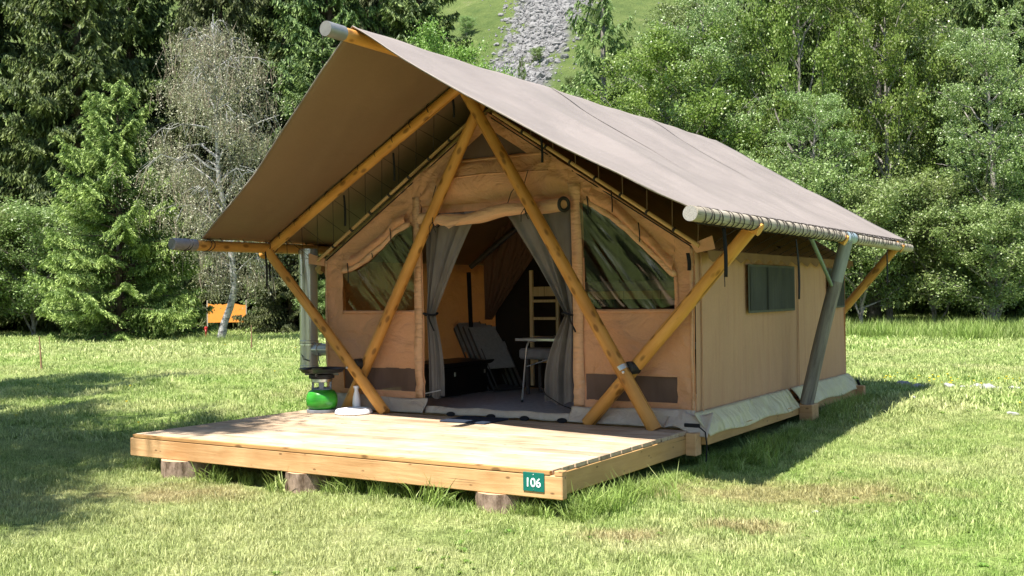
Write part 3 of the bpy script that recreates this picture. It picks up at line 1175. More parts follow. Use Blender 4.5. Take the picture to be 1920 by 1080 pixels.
copy_tree(bC, 'willow_shrub', at_ground(-27.6, 18.4), 2.6, (.6, .45), 'low shrub tucked under the young spruce', 'shrub', G_W)

# trees behind the camera that throw the shade on the left lawn and show in the window foil
copy_tree(spB, 'spruce_tree', at_ground(-24.0, 24.6), 5.7, (.55, .42), 'low spruce right of the orange board with its skirts on the grass', 'tree', G_SPR)
copy_tree(spA, 'spruce_tree', at_ground(-36.8, 36.5), 5.0, (1.2, 1.2), 'dark spruce filling the wood between the young spruce and the grey birch', 'tree', G_SPR)
copy_tree(spA, 'spruce_tree', at_ground(-40.5, 19.5), 3.0, (1.1, 1.1), 'dark spruce above the pale willow shrubs at the left edge', 'tree', G_SPR)
copy_tree(bC, 'willow_shrub', at_ground(-22.6, 25.2), 2.2, (.6, .4), 'low leafy shrub on the wood edge just left of the stovepipe', 'shrub', G_W)
copy_tree(bA, 'birch_tree', at_ground(.6, 31.8), 5.1, (.62, .60), 'slender birch low at the right picture edge in front of the shrubs', 'tree', G_BRD)
copy_tree(bA, 'birch_tree', at_ground(-4.6, 30.2), 2.9, (.55, .48), 'young birch between the willow shrubs right of the tent', 'tree', G_BRD)
for k, (f_, l_, sc_, lab) in enumerate(((112, -6.5, .5, 'dark shrub at the left rim of the scree'), (118, 7.0, .45, 'shrub on the green slope right of the scree'),
                                 (128, 3.4, .35, 'small shrub growing in the middle of the scree'), (140, -5.5, .5, 'shrub high on the slope left of the scree'),
                                 (134, 11.5, .6, 'shrub high on the slope right of the scree'), (108, 2.0, .3, 'lowest small shrub in the scree above the roof'))):
    x_ = 6.018 + fw.x * f_ + rt.x * l_
    y_ = -6.503 + fw.y * f_ + rt.y * l_
    copy_tree(bC, 'slope_shrub', (x_, y_, float(terrain_z(np.array(x_), np.array(y_))) - .1), k * 1.1, (sc_, sc_), lab, 'shrub', 'shrubs scattered over the mountain slope')
G_SH = 'trees on the near side of the meadow outside the view'
copy_tree(bB, 'shade_tree', at_ground(-5.0, -4.0), 1.2, (1.02, 1.1), 'leafy tree out of view that shades the left lawn', 'tree', G_SH)
copy_tree(bB, 'shade_tree', at_ground(-4.1, -5.5), 4.2, (.88, .88), 'third leafy tree out of view nearest the viewer', 'tree', G_SH)
copy_tree(bB, 'shade_tree', at_ground(-7.6, -3.6), 3.2, (1.0, 1.05), 'second leafy tree out of view shading the left lawn', 'tree', G_SH)
copy_tree(bB, 'shade_tree', at_ground(-11.5, .7), 2.2, (.78, 1.0), 'leafy tree out of view that shades the far left lawn', 'tree', G_SH)
for i, (x, y, s) in enumerate(((-8, -22, 1.2), (-1, -26, 1.3), (6, -24, 1.2), (12, -22, 1.1), (18, -16, 1.2), (22, -8, 1.1), (-15, -16, 1.2))):
    copy_tree((bA, lar, bB)[i % 3], 'far_side_tree', at_ground(x, y), i * 1.3, (s, s * .8), ('tall birch behind and left of the viewer', 'larch straight behind the viewer by the meadow edge', 'leafy tree behind the viewer slightly right', 'birch behind and right of the viewer', 'larch on the right beside the viewer', 'leafy tree far right beside the viewer', 'birch far left behind the shade trees')[i], 'tree', G_SH)

# ------------------------------------------------------------------ small things on the lawn
ORANGE = m_plain('orange_board_paint', (.80, .30, .055), .6, .3, 0, .08, 4)
POSTW = m_plain('grey_post_wood', (.38, .32, .26), .8, .1)
t = empty('notice_board', (-27.44, 24.42, .10), 'orange wooden board with a wavy top standing behind the birch trunk', 'board', rz=YAW)
M0 = PW[t.name] @ Matrix.Diagonal((.80, 1, .85, 1))
pr = [(-1.0, .05), (.95, .12), (.95, 1.25)]
top = [(.95 - 1.95 * i / 24, 1.0 + .05 * math.cos(i / 24 * 2 * math.pi * 1.5 + 2.6) + .06 * (1 if 20 > i > 15 else 0)) for i in range(25)]
prof = [(-1.0, .12), (.95, .12)] + top
bm = bmesh.new()
va = [bm.verts.new((a, -.02, b + .1)) for a, b in prof]
fa = bm.faces.new(va)
ex = bmesh.ops.extrude_face_region(bm, geom=[fa])
bmesh.ops.translate(bm, vec=(0, .04, 0), verts=[v for v in ex['geom'] if isinstance(v, bmesh.types.BMVert)])
bmesh.ops.recalc_face_normals(bm, faces=bm.faces[:])
link('panel', bm_mesh(bm), ORANGE, t, M0)
for sx in (-1.03, .98):
    link('post', box_mesh(.07, .07, 1.75, .01), POSTW, t, M0 @ Matrix.Translation((sx, .02, .42)))
link('rail', box_mesh(1.9, .05, .07, .01), POSTW, t, M0 @ Matrix.Translation((-.02, .05, .35)))

RED = m_plain('red_paint', (.36, .02, .02), .4, .4)
t = empty('water_standpipe', at_ground(-20.62, 17.2), 'small red water standpipe at the foot of the grey birch', 'standpipe')
b0 = PW[t.name].translation
lathe('body', b0, [(.06, 0), (.06, .04), (.03, .06), (.03, .42), (.055, .45), (.055, .53), (.02, .56)], RED, t, 14)
tube('spout', [b0 + Vector((0, 0, .47)), b0 + Vector((.08, -.08, .47)), b0 + Vector((.10, -.10, .40))], .018, RED, t)

STAKE = m_wood('stake_wood', (.30, .20, .11), (.17, .10, .05), 2, False, .8)
for (x, y, h, lean, lab) in ((-14.32, 7.14, .72, -.05, 'thin rusty brown stake leaning on the open lawn far left'),
                             (-15.24, 13.99, .64, .0, 'thin upright stake on the lawn just right of the birch')):
    z = gz(x, y)
    o = pole('wooden_stake', (x, y, z - .05), (x + lean * rt.x, y + lean * rt.y, z + h),   .026, STAKE, None, .012, .002, 3, 8)
    tag(o, lab, 'stake', 'stakes marking the pitch')

STONE = m_plain('pale_stone', (.30, .295, .285), .85, .1, 0, .25, 9, .6)
stones = [rock_mesh(30 + i, .3, 2) for i in range(4)]
i = 0
def stone(x, y, s, lab, grp=None):
    global i
    i += 1
    o = link('stone', stones[i % 4], STONE, None, Matrix.Translation((x, y, gz(x, y) + s * .12)) @ Matrix.Rotation(i * 1.7, 4, 'Z') @ Matrix.Diagonal((s * 1.3, s, s * .8, 1)))
    tag(o, lab, 'stone', grp)
stone(3.74, 1.19, .055, 'small white stone lying alone on the lawn below the tent corner')
stone(2.62, 9.35, .16, 'rounded grey stone at the shadow tip right of the tent')
for k in range(34):
    a = random.random()
    stone(2.75 + a * 2.6 + random.gauss(0, .1), 9.2 + a * .5 + random.gauss(0, .16), random.choice((.06, .08, .10, .14)),
          'small pale stone in the stony strip on the lawn right of the tent', 'stones in the stony strip on the right lawn')
for k, (x, y, s, lab) in enumerate(((4.4, 6.4, .10, 'flat pale stone alone on the right lawn nearer than the stony strip'), (3.1, 7.6, .07, 'small pale stone between the tent shadow and the stony strip'))):
    stone(x, y, s, lab)

# ------------------------------------------------------------------ deck
deck = empty('wooden_deck', (0, 1.2, -.4), 'low pine plank deck in front of the tent and its platform sides', 'deck')
DW = 2.235
nplank = 13
pw = .19
for k in range(nplank):
    y0 = .133 + (k - 1) * pw + .006
    y1 = y0 + pw - .012
    if k == 0:
        y0 = -.012
    o = box('plank', (random.uniform(-.002, .002), (y0 + y1) / 2, -.0175 + random.uniform(-.001, .001)), (2 * DW + random.uniform(-.004, .004), y1 - y0, .035), DECK, deck, .004)
box('edge_board', (0, -.031, -.0165), (2 * DW, .036, .031), m_wood('edge_pine_darker', (.50, .29, .12), (.28, .14, .05), 0, True, .65, .7, var=.5), deck, .003)  # narrow strip along the front, in a darker pine than the beam
# front beam, side beams, rear corner blocks
box('front_beam', (0.03, -.012, -.118), (2 * DW + .14, .07, .165), BEAMX, deck, .006)
box('beam_end_block', (DW + .068, -.012, -.018), (.064, .07, .036), BEAMX, deck, .004)
box('side_beam', (DW - .03, 1.21, -.120), (.07, 2.36, .168), BEAMY, deck, .006)
box('side_beam', (-DW + .03, 1.21, -.120), (.07, 2.36, .168), BEAMY, deck, .006)
box('corner_block', (DW + .05, 2.42, -.118), (.10, .13, .20), BEAMX, deck, .006)
box('joist', (0, 1.2, -.120), (.07, 2.3, .165), BEAMY, deck, .006)
# platform under the tent
box('platform_beam', (2.36, 5.04, -.078), (.075, 5.1, .105), BEAMY, deck, .006)
box('platform_beam', (-2.36, 5.04, -.078), (.075, 5.1, .105), BEAMY, deck, .006)
box('support_block', (2.475, 5.26, -.105), (.15, .24, .175), BEAMX, deck, .008)
box('support_block', (2.44, 7.62, -.09), (.12, .10, .18), BEAMX, deck, .008)
box('platform_floor', (0, 5.13, -.035), (4.6, 5.05, .06), BEAMX, deck, .004)

# number sign
SIGN = m_plain('sign_green', (.005, .13, .10), .35, .4, 0, .05)
SIGNW = m_plain('sign_white', (.85, .87, .86), .4, .3, 0, .02)
t = empty('number_sign', (2.105, -.052, -.150), 'small green plate with white number 106 on the front beam', 'sign')
M0 = PW[t.name]
link('plate', box_mesh(.175, .006, .135, .002), SIGN, t, M0 @ Matrix.Translation((0, 0, .062)))
cu = bpy.data.curves.new('digits', 'FONT')
cu.body = '106'
cu.size = .088
cu.align_x = 'CENTER'
cu.extrude = .0015
cu.offset = .001
tmp = bpy.data.objects.new('tmp', cu)
COL.objects.link(tmp)
dg = bpy.context.evaluated_depsgraph_get()
me = bpy.data.meshes.new_from_object(tmp.evaluated_get(dg))
bpy.data.objects.remove(tmp)
me.materials.clear()
link('number', me, SIGNW, t, M0 @ Matrix.Translation((-.003, -.0045, .028)) @ Matrix.Rotation(R(90), 4, 'X'))
link('screw', lathe_mesh([(.003, 0), (.003, .002)], 8), SIGNW, t, M0 @ Matrix.Translation((0, -.0035, .115)) @ Matrix.Rotation(R(90), 4, 'X'))
link('screw', lathe_mesh([(.0035, 0), (.0035, .002)], 8), STEEL, t, M0 @ Matrix.Translation((0, -.0035, .01)) @ Matrix.Rotation(R(90), 4, 'X'))

# log stumps
def m_logtop():
    b = NB('log_cut_face')
    v = b.coord('Object')
    ln = b.n('VectorMath', operation='LENGTH')
    mp = b.n('Mapping')
    mp.inputs['Scale'].default_value = (1, 1, 0)
    b.l(v, mp.inputs[0])
    b.l(mp.outputs[0], ln.inputs[0])
    f = b.math('SINE', b.math('MULTIPLY', ln.outputs['Value'], 220))
    col = b.ramp(f, [(.2, (.50, .36, .22)), (.8, (.36, .24, .14))])
    return b.principled(col, .8, .15)
LOGTOP = m_logtop()
BARKL = m_bark('log_bark', (.29, .21, .16), (.09, .06, .04), 9)
for k, (x, rr_, lab) in enumerate(((-1.66, .235, 'bark covered log stump under the left end of the deck front'),
                                   (-.19, .185, 'bark covered log stump under the middle of the deck front'),
                                   (1.74, .195, 'bark covered log stump under the deck front beside the number sign'))):
    V, F = [], []
    n, sg = 28, 6
    zt, zb = -.203, gz(x, .15) - .06
    for j in range(sg + 1):
        z = zb + (zt - zb) * j / sg
        for a in range(n):
            an = 6.2832 * a / n
            q = rr_ * (1 + .07 * mnoise.noise(Vector((math.cos(an) * 2 + k * 5, math.sin(an) * 2, z * 3))) + .035 * mnoise.noise(Vector((math.cos(an) * 9, math.sin(an) * 9 + k * 3, z * 6))) - (.02 if j == sg else 0))
            V.append((q * math.cos(an), q * math.sin(an), z))
    for j in range(sg):
        for a in range(n):
            a2 = (a + 1) % n
            F.append((j * n + a, j * n + a2, (j + 1) * n + a2, (j + 1) * n + a))
    t = empty('log_stump', (x, .10, zb + .06), lab, 'stump', 'log stumps carrying the deck')
    link('bark', raw_mesh('b', V, F, True), BARKL, t, Matrix.Translation((x, .10, 0)))
    link('cut_face', raw_mesh('c', [v for v in V[-n:]], [tuple(range(n))]), LOGTOP, t, Matrix.Translation((x, .10, .001)))

# door mat
o = box('door_mat', (.07, 2.19, .009), (.54, .44, .016), MATBLUE, None, .006)
tag(o, 'dark blue rectangular door mat on the deck before the tent door', 'mat')

# ------------------------------------------------------------------ the tent
tent = empty('safari_tent', (0, 5.1, 0), 'tan canvas safari tent with pine poles and taupe fly roof on the platform', 'tent')
W, YF, YB = 2.242, 2.61, 7.70
ZW, ZA = 1.66, 3.12
EX, EZ = 2.872, 1.82       # eave poles
def zroof(x):
    return ZA - (ZA - ZW) * abs(x) / W

# fly sheet -------------------------------------------------------------
RY = (2.38, 5.13, 7.87)
FZ0, FSL = 3.57, .582
def fly_pt(side):
    def f(s, t):
        # s: ridge 0 -> eave 1 ; t: front 0 -> back 1
        X = 2.90 if side > 0 else 2.885
        x = side * X * s
        if side > 0:
            yf = float(np.interp(X * s, [0, .96, 1.86, 2.57, 2.9], [.52, .57, .66, .80, 1.0]))
        else:
            yf = float(np.interp(X * s, [0, .5, 1.0, 1.78, 2.885], [.52, .66, .84, 1.12, 1.38]))
        yb = 8.95 + s * (8.45 - 8.95) - .12 * math.sin(math.pi * s)
        y = yf + (yb - yf) * t
        z = FZ0 - FSL * abs(x)
        # sag of the cloth between rafters, stretched crease over each rafter
        gaps = sorted(RY)
        if y < gaps[0]:
            u = (y - yf) / max(.01, gaps[0] - yf)
            sag = .055 * math.sin(math.pi * u) + .045 * (1 - u) * (1 if side > 0 else .2)
        elif y > gaps[2]:
            u = (y - gaps[2]) / max(.01, yb - gaps[2])
            sag = .02 * math.sin(math.pi * min(1, u))
        else:
            a, b = (gaps[0], gaps[1]) if y < gaps[1] else (gaps[1], gaps[2])
            u = (y - a) / (b - a)
            sag = .085 * (1 - abs(2 * u - 1) ** 1.4)
        z -= sag * (math.sin(math.pi * s) * .9 + .1 * min(1, s * 6)) * min(1, s * 8)
        z += .006 * math.sin(x * 5 + y * 2.1) + .004 * math.sin(y * 7 + x * 2)
        # tension wrinkles fanning from the lacing at the eave and from the rafter heads
        e = max(0, s - .55) / .45
        z += .006 * e * math.sin(y * 27 + 3 * math.sin(y * 2.3) + 4 * s) * math.sin(math.pi * min(1, e * .9))
        z -= .010 * math.sin(6 * (y - 1.2 * s) + 1.0) ** 8 * math.sin(math.pi * s)
        return (x, y, z)
    return f
for side, lab in ((1, 'sunlit right slope of the fly'), (-1, 'left slope of the fly seen from below')):
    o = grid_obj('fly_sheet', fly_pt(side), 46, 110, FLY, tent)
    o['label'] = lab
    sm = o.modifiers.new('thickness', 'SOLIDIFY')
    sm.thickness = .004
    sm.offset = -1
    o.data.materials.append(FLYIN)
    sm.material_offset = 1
    if side < 0:
        o.data.flip_normals()
# welded seams of the cloth, raised a few millimetres
def fly_z(side, x, y):
    # evaluate the fly height near (x, y)
    f = fly_pt(side)
    s = abs(x) / (2.9 if side > 0 else 2.885)
    y0, y1 = f(s, 0)[1], f(s, 1)[1]
    return f(s, (y - y0) / (y1 - y0))[2]
for side in (1, -1):
    for y in (3.9, 6.5):
        v, fc = [], []
        grid_patch(v, fc, lambda s, q: (side * 2.86 * (s * .985 + .008), y + (q - .5) * .05, fly_z(side, 2.86 * s, y + (q - .5) * .05) + .0012), 40, 1)
        link('fly_seam', raw_mesh('seam', v, fc, True), FLY, tent)
    # hem along the front edge
    f = fly_pt(side)
    hem = [Vector(f(s / 40, 0)) for s in range(41)]
    tube('fly_hem', hem, .009, FLY, tent, 6)

# ridge and eave poles ----------------------------------------------------
pole('ridge_pole', (0, .19, 3.485), (0, 8.90, 3.485), .058, PINE, tent, .058, .004, 1, 20)
lathe('ridge_cap', (0, .185, 3.485), [(.064, -.012), (.065, .0), (.065, .20), (.060, .205)], m_plain('dull_aluminium', (.30, .295, .285), .5, .5, .6), tent, 24, Matrix.Rotation(R(-90), 4, 'X'))
pole('eave_pole', (EX + .03, .95, EZ + .012), (EX + .03, 8.47, EZ - .02), .060, PINE_OLD, tent, .054, .005, 2, 20)
pole('eave_pole', (-EX, .98, EZ), (-EX, 8.40, EZ), .058, PINE, tent, .056, .005, 3, 20)
lathe('pole_end_sleeve', (-EX, .965, EZ), [(.060, 0), (.063, .01), (.063, .30), (.060, .31)], m_plain('grey_sleeve', (.22, .20, .20), .6), tent, 20, Matrix.Rotation(R(-90), 4, 'X'))
# end-grain faces
for (x, y, z, r, mt) in ((EX + .03, .947, EZ + .012, .059, LOGTOP),):
    lathe('pole_end_face', (x, y, z), [(r, 0), (r, .003)], m_plain('end_grain_grey', (.30, .28, .26), .8, .2, 0, .35, 90, .5), tent, 20, Matrix.Rotation(R(-90), 4, 'X'))

# rafters under the fly
def rafter(side, y, r=.056, mat=PINE, drop=.086, x0=.0, x1=3.02, wob=.006, seed=5, name='rafter'):
    return pole(name, (side * x1, y, FZ0 - FSL * x1 - drop), (side * x0, y, FZ0 - FSL * x0 - drop), r, mat, tent, r * .95, wob, seed)
for y in RY:
    rafter(1, y, seed=int(y * 7), x1=2.95)
    rafter(-1, y, seed=int(y * 5), x1=3.0)

# front A-frame: legs and braces crossing
pole('a_frame_leg', (1.965, 2.32, .0), (-.10, 2.32, 3.33), .066, PINE, tent, .056, .008, 7)
pole('a_frame_leg', (-1.83, 2.45, .0), (.12, 2.45, 3.33), .066, PINE, tent, .056, .008, 8)
pole('brace_pole', (-1.165, 2.32, .0), (-2.90, 2.32, 1.84), .062, PINE, tent, .052, .006, 9)
pole('brace_pole', (1.20, 2.45, .0), (2.90, 2.45, 1.86), .064, PINE, tent, .06, .006, 10)
# rear frame
pole('a_frame_leg', (1.965, 7.90, -.1), (-.10, 7.90, 3.33), .062, PINE, tent, .056, .008, 11)
pole('a_frame_leg', (-1.83, 7.80, -.1), (.12, 7.80, 3.33), .062, PINE, tent, .056, .008, 12)
pole('brace_pole', (-1.2, 7.9, -.1), (-2.90, 7.9, 1.84), .058, PINE, tent, .052, .006, 13)
pole('brace_pole', (1.25, 7.79, -.1), (2.93, 7.79, 1.84), .060, PINE, tent, .055, .006, 14)
# middle props, weathered and green at the head
def m_midpole():
    b = NB('pole_green_grey')
    tc = b.n('TexCoord').outputs['Object']
    sep = b.n('SeparateXYZ')
    b.l(tc, sep.inputs[0])
    v = b.coord('Object', (14, 14, 1.2))
    g = b.noise(v, 1.5, 6, .65, .8)
    low = b.ramp(g, [(.3, (.10, .085, .07)), (.5, (.20, .175, .145)), (.72, (.31, .28, .22))])
    hi = b.ramp(g, [(.3, (.20, .21, .18)), (.7, (.32, .33, .29))])
    f = b.ramp(sep.outputs[2], [(.0, 0.0), (1.0, 1.0)])
    gt = b.math('GREATER_THAN', sep.outputs[2], 1.40)
    col = b.mix(gt, low, hi)
    return b.principled(col, .75, .2, 0, b.bump(g, .5, .006))
MIDP = m_midpole()
pole('middle_prop', (2.46, 5.24, -.02), (2.885, 5.34, 1.80), .076, MIDP, tent, .070, .01, 15)
pole('middle_prop', (-2.46, 5.24, -.1), (-2.885, 5.34, 1.80), .080, MIDP, tent, .074, .01, 16)
pole('prop_strut', (2.86, 4.15, 1.77), (2.76, 5.22, 1.30), .022, m_plain('strut_green', (.16, .21, .17), .6), tent, .02, .0, 17, 10)
lathe('sleeve', (2.905, 5.24, EZ - .004), [(.066, 0), (.066, .30)], m_plain('sleeve_blue_grey', (.30, .38, .42), .5, .3, .3), tent, 20, Matrix.Rotation(R(-90), 4, 'X'))
# rubber pads and bolts at the crossings
for (x, z) in ((-1.60, .48), (1.68, .52)):
    link('rubber_pad', lathe_mesh([(.05, 0), (.062, .01), (.062, .12), (.05, .13)], 16), RUBBER, tent,
         Matrix.Translation((x, 2.345, z + .03)) @ Matrix.Rotation(R(-90), 4, 'X') @ Matrix.Rotation(R(18), 4, 'Y'))
    lathe('bolt', (x + (-.03 if x < 0 else 0), 2.255, z), [(.012, -.006), (.013, 0), (.013, .008), (.008, .010)], CHROME, tent, 12, Matrix.Rotation(R(90), 4, 'X'))
# galvanised band on the right leg
d_ = (Vector((-.10, 2.32, 3.33)) - Vector((1.965, 2.32, 0))).normalized()
M_, _ = align(Vector((1.965, 2.32, 0)) + d_ * .62, Vector((1.965, 2.32, 0)) + d_ * .70)
link('steel_band', lathe_mesh([(.0665, 0), (.0665, .045)], 20), BAND, tent, M_)

# front wall ---------------------------------------------------------------
def wr(x, z):
    """cloth relief of the front wall: folds pulled from the gable corners and a belly above the door"""
    d = 0
    d += .004 * math.sin(9 * (z + .45 * abs(x)) + 2 * math.sin(x * 2.2)) * (1 if z > 1.95 else .35)
    d += .005 * math.sin(13 * z + 6 * abs(x) + 2 * math.sin(4 * x)) * max(0, min(1, (z - 1.9) / .3))
    if z < 1.1:
        d += .010 * math.sin(5 * abs(x) - 7 * z + 1.3) * math.sin(math.pi * max(0, z) / 1.1)
    d += .012 * math.sin(3.1 * x + 1.7 * z)
    for cx, cz_ in ((-.95, 2.25), (1.05, 2.28), (-2.2, 1.6), (2.2, 1.6), (-.6, 2.66), (.8, 2.7), (2.2, .2), (1.12, .2), (-1.0, .2)):
        q, v_ = x - cx, z - cz_
        rr_ = math.hypot(q, v_)
        d += .016 * math.sin(11 * math.atan2(v_, q) + cx * 3) * math.exp(-rr_ * 2.2) * min(1, rr_ * 8)
    if -.95 < x < 1.08 and 2.2 < z < 2.65:
        u = (z - 2.2) / .45
        d += .13 * math.sin(math.pi * u) ** .8 * math.sin(math.pi * (x + .95) / 2.03) ** .6 * (1 - .5 * u)
    return -d
FWv, FWf = [], []
def strip(x0, x1, lo, hi, nx, nz, out=0.0):
    def f(s, t):
        x = x0 + (x1 - x0) * s
        a, b = lo(x), hi(x)
        z = a + (b - a) * t
        return (x, YF + wr(x, z) - out, z)
    grid_patch(FWv, FWf, f, nx, nz)
c_ = lambda v: (lambda x: v)
roofl = lambda x: zroof(x) - .005
def lerpf(pts):
    xs = [p[0] for p in pts]
    zs = [p[1] for p in pts]
    return lambda x: float(np.interp(x, xs, zs))
winR_top = lerpf([(1.10, 2.12), (1.26, 2.04), (1.40, 1.96), (1.60, 1.80), (1.85, 1.57), (2.05, 1.38)])
winL_top = lerpf([(-1.98, 1.50), (-1.80, 1.54), (-1.62, 1.62), (-1.40, 1.76), (-1.22, 1.90), (-1.10, 1.95), (-.98, 2.0)])
ZB = .12
strip(1.09, W, c_(ZB), c_(.22), 26, 2)
strip(1.09, W, c_(.46), c_(1.09), 26, 14)
strip(1.09, 1.10, c_(.22), c_(.46), 1, 4)
strip(2.06, W, c_(.22), c_(.46), 5, 4)
strip(2.05, W, c_(1.09), roofl, 6, 16)
strip(1.10, 2.05, winR_top, roofl, 40, 18)
strip(.96, 1.10, c_(ZB), roofl, 4, 60)
strip(-W, -.98, c_(ZB), c_(.22), 26, 2)
strip(-W, -.98, c_(.46), c_(1.09), 26, 14)
strip(-W, -1.98, c_(.22), c_(.46), 4, 4)
strip(-.98, -.86, c_(ZB), roofl, 4, 60)
strip(-W, -1.98, c_(1.09), roofl, 6, 12)
strip(-1.98, -.98, winL_top, roofl, 40, 18)
# gable above the door with a triangular vent
ventlo = 2.655
def vent_top(x):
    return max(ventlo, zroof(x) - .155)
strip(-.86, -.50, c_(2.20), roofl, 14, 22)
strip(.66, .96, c_(2.20), roofl, 12, 22)
strip(-.50, .66, c_(2.20), c_(ventlo), 46, 20)
strip(-.50, .66, vent_top, roofl, 46, 5)
front = link('front_wall', raw_mesh('front', FWv, FWf, True), CANVAS, tent)

def panel(name, x0, x1, lo, hi, nx, nz, mat, y, amp=0):
    v, fc = [], []
    grid_patch(v, fc, lambda s, t: (x0 + (x1 - x0) * s, y + amp * math.sin(9 * s + 5 * t), lo(x0 + (x1 - x0) * s) + (hi(x0 + (x1 - x0) * s) - lo(x0 + (x1 - x0) * s)) * t), nx, nz)
    return link(name, raw_mesh(name, v, fc, True), mat, tent)
panel('gable_vent', -.50, .66, c_(ventlo), vent_top, 30, 6, VENT, YF + .02)
for (x0, x1) in ((1.10, 2.06), (-1.98, -.98)):
    o = panel('vent_panel', x0, x1, c_(.215), c_(.465), 12, 4, VENT, YF + .008, .004)
# window panes of clear foil
for (x0, x1, tp) in ((1.10, 2.05, winR_top), (-1.98, -.98, winL_top)):
    v, fc = [], []
    def wf(s_, t_, x0=x0, x1=x1, tp=tp):
        x = x0 - .01 + (x1 - x0 + .02) * s_
        z = 1.085 + (tp(min(max(x, x0), x1)) + .01 - 1.085) * t_
        return (x, YF + .055 - .11 * (z - 1.085) + .006 * math.sin(9 * s_ + 5 * t_), z)
    grid_patch(v, fc, wf, 24, 14)
    link('window_foil', raw_mesh('window_foil', v, fc, True), VINYL, tent)
# raised hems around openings and seam tapes, a few mm proud
def tape(name, pts, wd, mat, out=.006, parent=None):
    """flat tape following (x,z) points on the front wall"""
    v, fc = [], []
    P = [Vector((p[0], p[1])) for p in pts]
    # resample
    Q = [P[0]]
    for a, b in zip(P[:-1], P[1:]):
        k = max(1, int((b - a).length / .05))
        for j in range(1, k + 1):
            Q.append(a + (b - a) * j / k)
    for i_, p in enumerate(Q):
        a = Q[max(0, i_ - 1)]
        b = Q[min(len(Q) - 1, i_ + 1)]
        d = (b - a).normalized()
        nrm = Vector((-d.y, d.x)) * wd / 2
        for sgn in (-1, 1):
            q = p + nrm * sgn
            v.append((q.x, YF + wr(q.x, q.y) - out, q.y))
    for i_ in range(len(Q) - 1):
        fc.append((2 * i_, 2 * i_ + 1, 2 * i_ + 3, 2 * i_ + 2))
    o = link(name, raw_mesh(name, v, fc, True), mat, tent)
    sm = o.modifiers.new('thickness', 'SOLIDIFY')
    sm.thickness = .004
    return o
tape('window_hem', [(2.065, 1.08), (2.065, 1.40)], .035, CANVAS)
tape('window_hem', [(1.10, 1.07), (2.08, 1.07)], .035, CANVAS)
tape('window_hem', [(-1.98, 1.07), (-.98, 1.07)], .035, CANVAS)
tape('door_post_strip', [(1.025, .14), (1.025, 2.32)], .115, CANVAS_L, .010)
tape('door_post_strip', [(-.925, .14), (-.925, 2.30)], .10, CANVAS_L, .010)
tape('vent_hem', [(-.5, 2.645), (.66, 2.645)], .03, CANVAS)
tape('seam_tape', [(-.60, 2.46), (.0, 2.48), (.75, 2.46)], .02, CANVAS, .003)
tape('seam_tape', [(2.215, .14), (2.215, 1.66)], .03, CANVAS_L)
tape('seam_tape', [(-2.215, .14), (-2.215, 1.66)], .03, CANVAS_L)
# rolled-up window flaps above the foil
def flap_roll(name, f, x0, x1, r, seed):
    n = 40
    pts, rad = [], []
    for k in range(n + 1):
        x = x0 + (x1 - x0) * k / n
        pts.append((x, YF - .03 + .004 * math.sin(k * .4 + seed), f(x) + .03 + .005 * math.sin(k * .35 + seed)))
        rad.append(r * (.85 + .12 * math.sin(k * .35 + seed) + .05 * math.sin(k * .9)) * (.5 if k in (0, n) else 1))
    return tube(name, pts, r, CANVAS_L, tent, 10, rad=rad)
flap_roll('window_flap_roll', winR_top, 1.12, 2.08, .038, 1)
flap_roll('window_flap_roll', winL_top, -1.97, -.99, .036, 2)
# loose flap cloth folding above the right roll
grid_obj('window_flap', lambda s, t: (1.2 + .85 * s, YF - .02 - .05 * math.sin(math.pi * t) - .012 * math.sin(s * 14 + t * 4), winR_top(1.2 + .85 * s) + .04 + .17 * t * (1 - .3 * s)), 30, 8, CANVAS, tent)
grid_obj('window_flap', lambda s, t: (-1.85 + .8 * s, YF - .02 - .045 * math.sin(math.pi * t) - .01 * math.sin(s * 13 + t * 4), winL_top(-1.85 + .8 * s) + .04 + .14 * t), 30, 8, CANVAS, tent)

# gable edge: slim pole with pegs and dark piping along the roof line
for sd in (1, -1):
    pole('gable_edge_pole', (sd * (W + .07), YF - .05, zroof(W + .07) + .045), (sd * .10, YF - .05, zroof(.10) + .045), .019, m_wood('edge_pole_wood', (.62, .42, .2), (.4, .25, .1), 2, False, .6), tent, .017, .004, 20, 10)
    tube('piping', [(sd * W, YF - .012, zroof(W) - .015), (sd * W * .5, YF - .018, zroof(W * .5) - .03), (sd * .05, YF - .012, zroof(.05) - .03)], .006, BLACK, tent)
    for k in range(7):
        x = sd * (.45 + k * .27)
        lathe('peg_tie', (x, YF - .05, zroof(x) + .045), [(.026, -.012), (.026, .012)], CORD, tent, 8, Matrix.Rotation(math.atan(sd * .66), 4, 'Y') @ Matrix.Rotation(R(90), 4, 'Y'))
pole('inner_rafter', (-2.55, YF + .22, zroof(2.55) + .10), (-.05, YF + .22, zroof(.05) + .10), .055, m_wood('rafter_pale', (.50, .36, .15), (.33, .22, .08), 2, True, .6), tent, .05, .004, 21)
# corner bracket ears at the wall tops
for sd in (1, -1):
    v = [(sd * (W - .02), YF - .03, ZW + .02), (sd * (W + .20), YF - .06, ZW + .09), (sd * (W + .22), YF - .04, ZW - .03), (sd * (W + .02), YF - .0, ZW - .06)]
    o = link('corner_ear', raw_mesh('ear', v, [(0, 1, 2, 3)]), CANVAS_S, tent)
    sm = o.modifiers.new('thickness', 'SOLIDIFY')
    sm.thickness = .006

